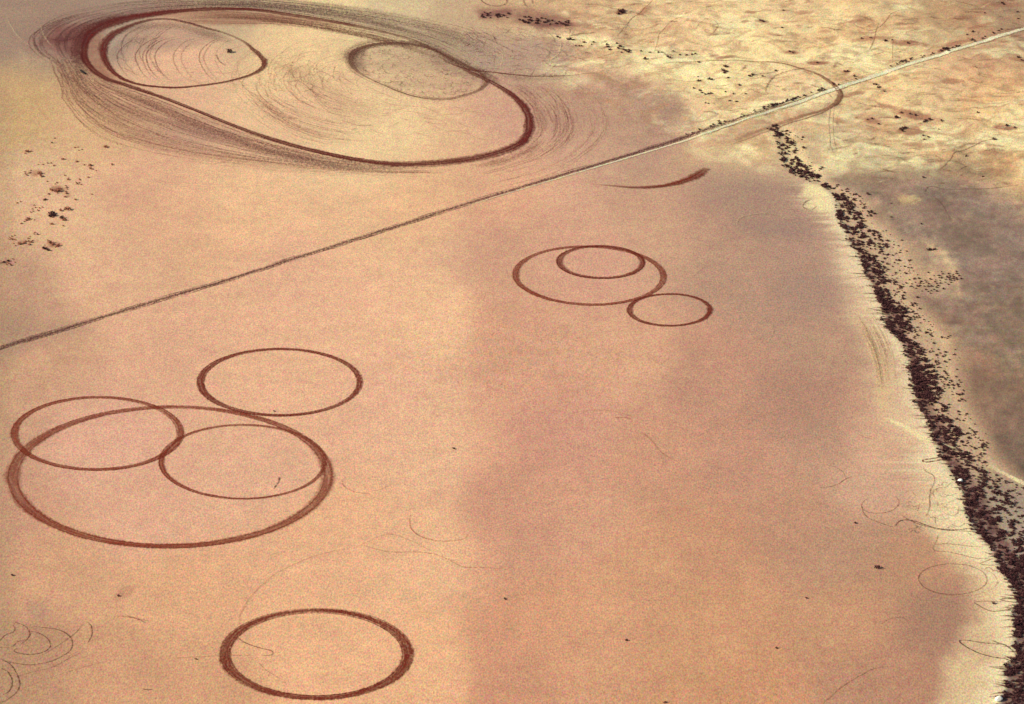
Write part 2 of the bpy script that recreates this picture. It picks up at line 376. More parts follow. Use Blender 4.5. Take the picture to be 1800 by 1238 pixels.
def math_(t, op, a, b=None, clamp=False):
    n = t.nodes.new("ShaderNodeMath"); n.operation = op; n.use_clamp = clamp
    for i, s in enumerate((a, b)):
        if s is None: continue
        if hasattr(s, 'is_output'): t.links.new(s, n.inputs[i])
        else: n.inputs[i].default_value = s
    return n.outputs[0]

def grain(t, amt=1.0):
    """gravel-sized colour speckle of the soil, in world metres; returns a colour multiplier"""
    tc = t.nodes.new("ShaderNodeNewGeometry")
    mp = t.nodes.new("ShaderNodeMapping"); mp.inputs['Scale'].default_value = (1.0, 0.42, 1.0)
    t.links.new(tc.outputs['Position'], mp.inputs['Vector'])
    outs = []
    for sc, am in ((1.5, 0.95 * amt), (0.5, 0.16 * amt)):
        n = N(t, "ShaderNodeTexNoise", Scale=sc, Detail=1.0, Roughness=0.6)
        t.links.new(mp.outputs[0], n.inputs['Vector'])
        # pull the chroma in, keep the lightness speckle
        hs = N(t, "ShaderNodeHueSaturation", Saturation=0.65)
        t.links.new(n.outputs['Color'], hs.inputs['Color'])
        v = t.nodes.new("ShaderNodeVectorMath"); v.operation = 'SUBTRACT'; v.inputs[1].default_value = (.5, .5, .5)
        t.links.new(hs.outputs[0], v.inputs[0])
        s = t.nodes.new("ShaderNodeVectorMath"); s.operation = 'SCALE'; s.inputs['Scale'].default_value = am * 2
        t.links.new(v.outputs[0], s.inputs[0])
        outs.append(s.outputs[0])
    ad = t.nodes.new("ShaderNodeVectorMath"); ad.operation = 'ADD'
    t.links.new(outs[0], ad.inputs[0]); t.links.new(outs[1], ad.inputs[1])
    a2 = t.nodes.new("ShaderNodeVectorMath"); a2.operation = 'ADD'; a2.inputs[1].default_value = (1, 1, 1)
    t.links.new(ad.outputs[0], a2.inputs[0])
    return a2.outputs[0], mp.outputs[0]

def mul(t, a, b):
    v = t.nodes.new("ShaderNodeVectorMath"); v.operation = 'MULTIPLY'
    t.links.new(a, v.inputs[0]); t.links.new(b, v.inputs[1])
    return v.outputs[0]

def soil_material():
    m, t = nodes("lake_soil")
    out = t.nodes.new("ShaderNodeOutputMaterial"); p = N(t, "ShaderNodeBsdfPrincipled", Roughness=0.95)
    p.inputs['Specular IOR Level'].default_value = 0.08
    a = t.nodes.new("ShaderNodeAttribute"); a.attribute_name = "soil"
    g, mpo = grain(t, 1.0)
    t.links.new(mul(t, a.outputs['Color'], g), p.inputs['Base Color'])
    nz = N(t, "ShaderNodeTexNoise", Scale=0.5, Detail=3.0, Roughness=0.6)
    t.links.new(mpo, nz.inputs['Vector'])
    b = N(t, "ShaderNodeBump", Strength=0.25, Distance=0.12)
    t.links.new(nz.outputs[0], b.inputs['Height']); t.links.new(b.outputs[0], p.inputs['Normal'])
    t.links.new(p.outputs[0], out.inputs[0])
    return m

def track_material(name, lo, streak, edge_soft=0.5, ed_noise=0.45):
    """wheel-scraped soil: colour and density from attributes, ragged feathered edges, long streaks"""
    m, t = nodes(name)
    out = t.nodes.new("ShaderNodeOutputMaterial"); p = N(t, "ShaderNodeBsdfPrincipled", Roughness=0.95)
    p.inputs['Specular IOR Level'].default_value = 0.05
    a = t.nodes.new("ShaderNodeAttribute"); a.attribute_name = "tint"
    d = t.nodes.new("ShaderNodeAttribute"); d.attribute_name = "wear"
    uv = t.nodes.new("ShaderNodeAttribute"); uv.attribute_name = "lane"     # x: metres along, y: -1..1 across, z: half width
    g, mpo = grain(t, 1.0)
    t.links.new(mul(t, a.outputs['Color'], g), p.inputs['Base Color'])
    sp = t.nodes.new("ShaderNodeSeparateXYZ"); t.links.new(uv.outputs['Vector'], sp.inputs[0])
    n1 = N(t, "ShaderNodeTexNoise", Scale=0.7, Detail=2.0, Roughness=0.6); t.links.new(mpo, n1.inputs['Vector'])
    av = math_(t, 'ABSOLUTE', sp.outputs[1])
    av = math_(t, 'ADD', av, math_(t, 'MULTIPLY', math_(t, 'SUBTRACT', n1.outputs[0], 0.5), ed_noise * 2))
    mr = N(t, "ShaderNodeMapRange"); mr.interpolation_type = 'SMOOTHSTEP'
    mr.inputs['From Min'].default_value = 1.0 - edge_soft; mr.inputs['From Max'].default_value = 1.0
    mr.inputs['To Min'].default_value = 1.0; mr.inputs['To Max'].default_value = 0.0
    t.links.new(av, mr.inputs['Value'])
    # streaks along the lane
    cx = t.nodes.new("ShaderNodeCombineXYZ")
    t.links.new(math_(t, 'MULTIPLY', sp.outputs[0], 0.035), cx.inputs[0])
    t.links.new(math_(t, 'MULTIPLY', sp.outputs[1], 3.2), cx.inputs[1])
    n2 = N(t, "ShaderNodeTexNoise", Scale=1.0, Detail=3.0, Roughness=0.65); t.links.new(cx.outputs[0], n2.inputs['Vector'])
    st = N(t, "ShaderNodeMapRange"); st.inputs['From Min'].default_value = 0.36; st.inputs['From Max'].default_value = 0.58
    st.inputs['To Min'].default_value = 1 - streak; st.inputs['To Max'].default_value = 1.0
    t.links.new(n2.outputs[0], st.inputs['Value'])
    n3 = N(t, "ShaderNodeTexNoise", Scale=1.1, Detail=2.0, Roughness=0.6); t.links.new(mpo, n3.inputs['Vector'])
    sk = N(t, "ShaderNodeMapRange"); sk.inputs['From Min'].default_value = 0.3; sk.inputs['From Max'].default_value = 0.6
    sk.inputs['To Min'].default_value = lo; sk.inputs['To Max'].default_value = 1.0
    t.links.new(n3.outputs[0], sk.inputs['Value'])
    al = math_(t, 'MULTIPLY', math_(t, 'MULTIPLY', mr.outputs[0], st.outputs[0]), math_(t, 'MULTIPLY', sk.outputs[0], d.outputs['Fac']), clamp=True)
    tr_ = t.nodes.new("ShaderNodeBsdfTransparent"); mx = t.nodes.new("ShaderNodeMixShader")
    t.links.new(al, mx.inputs[0]); t.links.new(tr_.outputs[0], mx.inputs[1]); t.links.new(p.outputs[0], mx.inputs[2])
    t.links.new(mx.outputs[0], out.inputs[0])
    return m

M_SOIL = soil_material()
M_RING = track_material("scraped_soil", 0.6, 0.45, 0.65, 0.45)
M_FINE = track_material("wheel_marks", 0.25, 0.2, 0.9, 0.7)
M_ROAD = track_material("road_dust", 0.7, 0.35, 0.6, 0.5)

def plain(name, c1, c2, scale=1.5, rough=0.9, bump=0.0):
    m, t = nodes(name)
    out = t.nodes.new("ShaderNodeOutputMaterial"); p = N(t, "ShaderNodeBsdfPrincipled", Roughness=rough)
    p.inputs['Specular IOR Level'].default_value = 0.15
    ge = t.nodes.new("ShaderNodeNewGeometry"); n = N(t, "ShaderNodeTexNoise", Scale=scale, Detail=3.0)
    t.links.new(ge.outputs['Position'], n.inputs['Vector'])
    cr = t.nodes.new("ShaderNodeValToRGB")
    cr.color_ramp.elements[0].position = 0.35; cr.color_ramp.elements[1].position = 0.65
    cr.color_ramp.elements[0].color = (*c1, 1); cr.color_ramp.elements[1].color = (*c2, 1)
    t.links.new(n.outputs[0], cr.inputs[0]); t.links.new(cr.outputs[0], p.inputs['Base Color'])
    if bump:
        b = N(t, "ShaderNodeBump", Strength=bump, Distance=0.1)
        t.links.new(n.outputs[0], b.inputs['Height']); t.links.new(b.outputs[0], p.inputs['Normal'])
    t.links.new(p.outputs[0], out.inputs[0])
    return m
M_LEAF = plain("shrub_twigs", (.045, .015, .017), (.11, .040, .035), 0.4)
M_RED = plain("red_scrub", (.26, .085, .05), (.40, .16, .09), 0.5)
M_STONE = plain("pale_stone", (.88, .78, .54), (.92, .88, .76), 2.0, .8, .3)

# ------------------------------------------------------------------ ground object
g = bpy.data.objects.new("lake_bed", ground_mesh()); C.objects.link(g)
g.data.materials.append(M_SOIL); g["kind"] = "structure"; g["label"] = "flat pinkish tan dry lake bed"

# ------------------------------------------------------------------ strips on the ground
def catmull(P, closed=False, sub=12):
    P = np.asarray(P, float); n = len(P)
    if n == 2: return np.linspace(P[0], P[1], sub + 1)
    out = []
    segs = n if closed else n - 1
    for i in range(segs):
        if closed: a, b, c, d = P[(i - 1) % n], P[i], P[(i + 1) % n], P[(i + 2) % n]
        else: a, b, c, d = P[max(i - 1, 0)], P[i], P[i + 1], P[min(i + 2, n - 1)]
        t = np.linspace(0, 1, sub, endpoint=False)[:, None]
        out.append(.5 * (2 * b + (c - a) * t + (2 * a - 5 * b + 4 * c - d) * t ** 2 + (3 * b - a - 3 * c + d) * t ** 3))
    out = np.concatenate(out)
    if not closed: out = np.vstack([out, P[-1]])
    return out

LAYER = [0]
def strip_data(P, widths, dens, tint, closed=False, step=1.6, wob=0.0, cross=5, berm=0.0, lift=None, raw=False):
    """P: control points in photo px; widths (m) and dens: scalars or lists spread evenly over the points"""
    pts = np.asarray(P, float) if raw else catmull(P, closed)
    x, y = unproject(pts[:, 0], pts[:, 1])
    if closed: x = np.append(x, x[0]); y = np.append(y, y[0])
    s = np.concatenate([[0], np.cumsum(np.hypot(np.diff(x), np.diff(y)))])
    L = s[-1]; n = max(6, int(L / step)); q = np.linspace(0, L, n + 1)
    x = np.interp(q, s, x); y = np.interp(q, s, y); f = q / L
    def spread(a):
        a = np.atleast_1d(np.asarray(a, float))
        if closed: a = np.append(a, a[0])
        if len(a) == 1: return np.full(len(f), a[0])
        return np.interp(f, np.linspace(0, 1, len(a)), a)
    wd = spread(widths); de = spread(dens)
    if closed:
        tx = np.gradient(np.concatenate([x[-2:-1], x, x[1:2]]))[1:-1]; ty = np.gradient(np.concatenate([y[-2:-1], y, y[1:2]]))[1:-1]
    else: tx = np.gradient(x); ty = np.gradient(y)
    l = np.hypot(tx, ty) + 1e-9; nx, ny = -ty / l, tx / l
    if wob:
        k = rng.random() * 100; o = wob * (fbm(q / 14.0 + k, q * 0 + k, 3) - .5) * 2
        if closed: e = np.minimum(1, np.minimum(f, 1 - f) * 12); o *= e
        x = x + nx * o; y = y + ny * o
        k = rng.random() * 100; v = 1 + .3 * (fbm(q / 9.0 + k, q * 0, 2) - .5)
        if closed: v = 1 + (v - 1) * np.minimum(1, np.minimum(f, 1 - f) * 12)
        wd = wd * v
    LAYER[0] += 1
    z0 = 0.03 + 0.004 * (LAYER[0] % 60) if lift is None else lift
    V = []; LN = []; T = np.linspace(-1, 1, cross)
    prof = np.interp(np.abs(T), [0, .35, .72, 1], [0.15, .35, 1, 0]) * berm
    for t_, pr in zip(T, prof):
        vx = x + nx * t_ * wd / 2; vy = y + ny * t_ * wd / 2
        V.append(np.stack([vx, vy, height(vx, vy) + z0 + pr], -1))
        LN.append(np.stack([q + LAYER[0] * 37.0, np.full_like(q, t_), wd / 2], -1))
    V = np.stack(V, 1); LN = np.stack(LN, 1); m = len(x)
    idx = np.arange(m * cross).reshape(m, cross)
    F = np.stack([idx[:-1, :-1], idx[1:, :-1], idx[1:, 1:], idx[:-1, 1:]], -1).reshape(-1, 4)[:, ::-1]
    D = np.repeat(de[:, None], cross, 1).ravel()
    tint = alb(tint)
    return V.reshape(-1, 3), F, LN.reshape(-1, 3), D, np.repeat(np.append(tint, 1)[None], m * cross, 0)

def mesh_np(name, V, F):
    me = bpy.data.meshes.new(name); k = F.shape[1]
    me.vertices.add(len(V)); me.vertices.foreach_set("co", np.ascontiguousarray(V, float).ravel())
    me.loops.add(len(F) * k); me.loops.foreach_set("vertex_index", np.ascontiguousarray(F, np.int32).ravel())
    me.polygons.add(len(F)); me.polygons.foreach_set("loop_start", np.arange(len(F)) * k)
    me.update(); me.validate()
    return me

def strip_object(name, datas, mat, label=None, cat=None, kind=None, group=None, parent=None):
    V = []; F = []; L_ = []; D = []; T = []; o = 0
    for v, f, l, d, t in datas:
        V.append(v); F.append(f + o); L_.append(l); D.append(d); T.append(t); o += len(v)
    me = mesh_np(name, np.concatenate(V), np.concatenate(F))
    me.polygons.foreach_set("use_smooth", np.ones(len(me.polygons), bool))
    me.attributes.new("lane", 'FLOAT_VECTOR', 'POINT').data.foreach_set("vector", np.concatenate(L_).ravel())
    me.attributes.new("wear", 'FLOAT', 'POINT').data.foreach_set("value", np.concatenate(D).ravel())
    me.attributes.new("tint", 'FLOAT_COLOR', 'POINT').data.foreach_set("color", np.concatenate(T).ravel())
    me.materials.append(mat)
    ob = bpy.data.objects.new(name, me); C.objects.link(ob)
    if parent: ob.parent = parent
    if label: ob["label"] = label
    if cat: ob["category"] = cat
    if kind: ob["kind"] = kind
    if group: ob["group"] = group
    return ob

def ell(cx, cy, a, b, rot=0, n=28, a0=0, a1=360):
    r = math.radians(rot); out = []
    full = abs(a1 - a0) >= 360
    for i in range(n if full else n + 1):
        t = math.radians(a0 + (a1 - a0) * i / n)          # 0 right, 90 bottom, 180 left, 270 top
        x = a * math.cos(t); y = b * math.sin(t)
        out.append((cx + x * math.cos(r) - y * math.sin(r), cy + x * math.sin(r) + y * math.cos(r)))
    return out

DK = (124, 44, 30); DK2 = (142, 58, 38)
# widths and densities are given at: right, lower right, bottom, lower left, left, upper left, top, upper right
RINGS = [
 ("lone circle near the bottom edge, scraped dark red-brown into the tan lake bed", (556,1150,161,77,0), [5.6,5.2,4.6,5.4,5.8,4.6,3.9,4.6], [1,1,1,.95,.85,1,1,1], DK),
 ("topmost circle of the left cluster, touching the largest ring", (492,672,140,58,0), [3.3,2.9,2.8,3.4,4.3,3.4,2.8,3.0], [.95,.95,1,.95,.95,.95,1,.95], DK),
 ("leftmost circle of the left cluster, crossed by the rim of the largest ring", (171,762,146,63.5,-.5), [4.0,3.2,3.0,3.2,4.4,3.0,2.8,2.8], [.8,.9,.95,.95,.85,.9,.9,.9], DK2),
 ("thin circle drawn inside the right half of the largest ring of the left cluster", (427,812,143.5,64.5,0), [1.6,1.5,1.9,2.4,3.2,2.2,1.7,1.4], [.8,.85,.95,.95,.8,.85,.85,.7], DK2),
 ("largest ring of the left cluster, broad brown stroke round the thin circle", (299,838,277,122,-.6), [7.4,6.4,5.2,6.4,7.6,5.4,3.0,4.4], [.62,.75,1,.9,.62,.8,.95,.8], DK2),
 ("middle-sized ring right of centre that encloses a smaller circle against its top", (1036,485,130,51,1.2), [2.9,2.6,2.4,3.0,3.4,2.2,2.0,2.2], [.75,.85,.95,.9,.7,.8,.85,.85], DK2),
 ("small circle inside the top of the ring right of centre", (1056,461,73,28,1), [2.8,2.5,2.4,2.7,3.2,2.4,2.2,2.4], [.85,.9,1,.9,.75,.8,.9,.9], DK),
 ("small circle touching the lower right of the ring right of centre", (1177,545,71,28,0), [2.8,2.3,2.0,2.2,2.8,1.9,1.8,2.0], [.95,.95,.95,.9,.85,.85,.9,.9], DK),
]
for lab, (cx, cy, a, b, rot), wds, dns, tint in RINGS:
    base = ell(cx, cy, a, b, rot)
    d = [strip_data(base, [w_ * (1.22 if cx < 900 else 1.5) for w_ in wds], dns, tint, closed=True, wob=.35, cross=7, berm=.10)]
    for k in range(3):                                   # single wheel lines at the rims of the stroke
        s = 1 + rng.choice([-1, 1]) * rng.uniform(.3, .55) * np.mean(wds) * pxm(cy) / a
        d.append(strip_data(ell(cx + rng.normal(0, .6), cy + rng.normal(0, .3), a * s, b * (1 + (s - 1) * .9), rot), 1.0, [rng.uniform(.1, .6) for _ in range(8)], tint, closed=True, cross=3))
    strip_object("circle_drawing", d, M_RING, lab, "circle drawing", group="circles drawn on the lake bed")

GIANT = [(147,90),(152,70),(165,55),(190,43),(225,32),(262,26),(300,21),(350,17),(400,16),(450,18),(500,25),(550,33),(600,42),(640,50),(680,59),(720,70),(760,88),(800,112),(830,130),(855,141),(882,156),(905,172),(922,190),(930,212),(929,232),(918,249),(895,262),(860,273),(820,281),(770,287),(720,289),(680,288),(640,283),(600,276),(540,262),(480,245),(420,224),(360,200),(300,177),(250,160),(215,148),(185,138),(162,122),(150,106)]
GW = [6,7,11,14,13,10,8,7,6,5.5,5,5,4.5,4,3.5,3,3,3,4.5,5,6,6.5,7,8,8.5,10.5,12,12.5,12,9.5,8,7,6,5.5,4.2,3.8,3.6,3.6,4,5,6,6,5.5,5.5]
GD = [.85,.85,.9,1,1,1,.95,.95,.95,.8,.75,.8,.75,.55,.4,.3,.35,.4,.7,.75,.9,1,1,1,1,.95,.85,.8,.8,.9,1,1,.95,.9,.85,.8,.8,.75,.75,.85,.9,.9,.85,.85]
MAROON = (110, 38, 34)
d = [strip_data(GIANT, GW, GD, MAROON, closed=True, wob=.4, cross=7, berm=.12)]
G0 = np.array(GIANT, float); GC = np.array([540.0, 152.0])
for k in range(9):
    o = rng.uniform(-5, 6); P = G0 + (G0 - GC) / np.linalg.norm((G0 - GC) * [1, 1], axis=1)[:, None] * o * np.array([1, .55])
    d.append(strip_data(P, 1.1, [rng.choice([0, .3, .6, .8]) * rng.random() for _ in range(12)], MAROON, closed=True, wob=.5, cross=3))
strip_object("oval_drawing", d, M_RING, "giant dark maroon oval across the upper left, enclosing two smaller loops", "oval drawing", group="great oval and its inner loops")
LEFTO = [(181,92),(184,76),(196,62),(215,51),(240,41),(270,34),(300,34),(330,40),(362,49),(395,58),(425,71),(443,86),(458,99),(465,109),(462,119),(447,129),(425,137),(392,145),(350,151),(310,154.5),(275,153),(245,149),(220,141),(200,128),(187,112)]
LW = [7,8,9,8,6,4.5,3.2,2.8,2.6,2,1.8,3,4.6,5.2,4.8,3.8,3.2,3,3.0,3.6,4,4,4.4,5,6]
LD = [1,1,1,.9,.7,.6,.75,.8,.6,.25,.35,.75,.85,.9,.85,.85,.8,.8,.95,1,1,1,1,1,1]
d = [strip_data(LEFTO, LW, LD, MAROON, closed=True, wob=.3, cross=7, berm=.1)]
for k in range(4):
    o = rng.uniform(-3.5, 3.5); L0 = np.array(LEFTO, float); P = L0 + (L0 - [320, 95]) / np.linalg.norm(L0 - [320, 95], axis=1)[:, None] * o * np.array([1, .55])
    d.append(strip_data(P, 1.0, [rng.random() * .6 for _ in range(9)], MAROON, closed=True, wob=.5, cross=3))
strip_object("oval_drawing", d, M_RING, "smaller maroon loop inside the left end of the giant oval", "oval drawing", group="great oval and its inner loops")
GREYO = [(616,104),(622,91),(640,83),(665,77),(700,76),(730,79),(762,87),(788,99),(812,113),(838,127),(853,138),(856,145),(849,155),(835,163),(812,170),(788,175),(760,175),(732,171),(702,162),(672,149),(648,138),(630,127),(619,116)]
GRW = [6,6,5,4,3.2,2.8,2.6,2.6,3,4.5,4.5,4,3.4,3.2,3.4,3.4,3.0,2.4,2.0,1.8,2,3,5]
GRD = [.5,.65,.75,.75,.7,.6,.5,.4,.5,.6,.8,.8,.75,.65,.5,.55,.6,.5,.35,.25,.3,.4,.5]
d = [strip_data(GREYO, GRW, GRD, (126,78,62), closed=True, wob=.5, cross=5, berm=.05)]
for k in range(5):
    s = rng.uniform(.93, 1.09); L0 = np.array(GREYO, float); P = (L0 - [735, 125]) * s + [735 + rng.normal(0, 3), 125 + rng.normal(0, 1)]
    d.append(strip_data(P, 1.1, [rng.random() * .55 for _ in range(9)], (126,78,62), closed=True, wob=.8, cross=3))
strip_object("oval_drawing", d, M_RING, "faint grey-brown loop inside the right end of the giant oval", "oval drawing", group="great oval and its inner loops")

# single arcs
d = [strip_data([(1043,325),(1075,327),(1110,330),(1150,329),(1183,324),(1208,316),(1227,307),(1242,296)], [1.4,2.6,4.0,5.2,6.2,8.0,9,6], [.15,.5,.75,.9,.95,.95,1,.5], DK, wob=.2, berm=.05)]
strip_object("arc_drawing", d, M_RING, "short dark red arc below the dirt road, thickening towards its right end", "arc drawing")
ARC = [(1165,113),(1200,108),(1250,107),(1300,107),(1340,109),(1375,113),(1410,122),(1440,134),(1464,149),(1476,163),(1472,177),(1456,189),(1425,201),(1392,211),(1358,223),(1322,236),(1280,252)]
d = [strip_data(ARC, [2,2,2.2,2.4,2.6,2.8,3.2,3.6,4.2,4.5,4,4,5,6,6,5], [.3,.4,.5,.6,.7,.7,.7,.7,.7,.75,.7,.6,.45,.35,.25,.1], (142,84,62), wob=.3, berm=.05),
     strip_data([(x + (4 if y > 130 else 0), y + (4 if x < 1440 else 1)) for x, y in ARC[6:]], 1.3, [.3,.7,.8,.8,.6,.3], (128,70,56), wob=.4, cross=3)]
strip_object("arc_drawing", d, M_RING, "long thin brown loop swinging across the pale dirt road at the upper right", "arc drawing")
d = [strip_data([(770,100),(800,116),(830,124),(868,128),(900,132),(940,134.5),(985,134),(1030,131),(1060,130)], [2,2.2,2.2,2.2,2.4,2.0,2,1.8,1.5], [.3,.7,.8,.85,.9,.75,.6,.35,.1], (118,54,46), wob=.6, berm=.04)]
strip_object("wheel_track", d, M_RING, "dark streak running right from where the grey loop meets the giant oval", "wheel track")

# ------------------------------------------------------------------ road
ROAD = [(-400,735),(0,612),(50,597.5),(100,582.5),(150,567),(200,551.5),(250,536.5),(300,521.5),(350,507),(400,492.5),(450,476.5),(500,460),(550,444),(600,428.5),(650,413),(700,397.5),(760,378),(825,357.5),(880,341),(940,323),(1000,305),(1050,290),(1100,275),(1150,260),(1200,245),(1250,229),(1300,212.5),(1350,196.5),(1400,180),(1450,163),(1500,146),(1550,129),(1600,112),(1650,96.5),(1700,81),(1750,66.5),(1800,52),(1900,22),(2050,-24)]
rp = np.array(ROAD, float)
pale = rp[17:].copy(); pale[:, 1] += np.interp(pale[:, 0], [880, 1200, 1350, 1500, 1800], [3.5, 4, 1.5, 0, 0])
d = [strip_data(pale, [1.4,1.6,1.8,2,2.2,2.4,2.6,3,3.4,4.2,5,5.2,5,5,5,5,5,5,5,5,5], [.3,.5,.6,.7,.8,.8,.85,.9,.95,1,1,1,1,1,1,1,1,1,1,1,1], (255,244,200), wob=.3, cross=5, berm=0.03)]
for o, dd in ((-2.6, .5), (3.2, .4), (-.5, .45), (.7, .45)):
    q_ = pale[8:].copy(); q_[:, 1] += o; d.append(strip_data(q_, 1.2, [rng.random() * dd * 1.8 for _ in range(20)], (150,104,80), wob=.9, cross=3))
ro = strip_object("dirt_road", d, M_ROAD, "pale straight dirt road", None, "structure")
LX = rp.copy()
dk_w = np.interp(rp[:, 0], [-400, 0, 90, 150, 300, 700, 900, 1150, 1300, 1500, 2050], [4, 5.0, 5, 4.5, 3.2, 2.8, 2.8, 3.2, 2.2, 1.4, 1.2])
dk_d = np.interp(rp[:, 0], [-400, 0, 60, 120, 200, 240, 270, 380, 600, 700, 840, 1000, 1170, 1230, 1300, 1450, 1500, 2050], [.6, .6, .6, .85, .65, .85, .75, .8, .8, .75, .8, .9, .95, .75, .5, .45, .3, .3])
LX[:, 1] -= np.interp(rp[:, 0], [0, 1100, 1300, 1500, 2050], [0, 1, 4, 3, 3])
d = [strip_data(LX, dk_w * 1.45, dk_d * 1.05, (106,62,60), wob=.35, cross=5, berm=.12)]
for k in range(7):
    q_ = LX.copy(); q_[:, 1] += rng.uniform(-4, 4)
    d.append(strip_data(q_, 1.3, [max(0, rng.normal(.15, .3)) for _ in range(90)], (122,80,72), wob=1.2, cross=3))
strip_object("roadside_ditch", d, M_FINE, "dark ragged ditch line beside the dirt road", None, "structure")
# lesser pale road beyond the thicket, lower right
PT = [(1600,765),(1650,783),(1695,792),(1745,822),(1775,838),(1810,855),(1880,892)]
strip_object("dirt_path", [strip_data([(1738,817),(1765,832),(1800,850),(1880,890)], 4.0, [.7,1,1,1], (236,214,168), wob=.2, cross=3, lift=.35),
    strip_data([(1652,778),(1665,782),(1682,790)], 1.8, [.4,.9,.8], (224,200,158), wob=.2, cross=3, lift=.5)], M_ROAD, "thin pale path beyond the thicket", None, "structure")

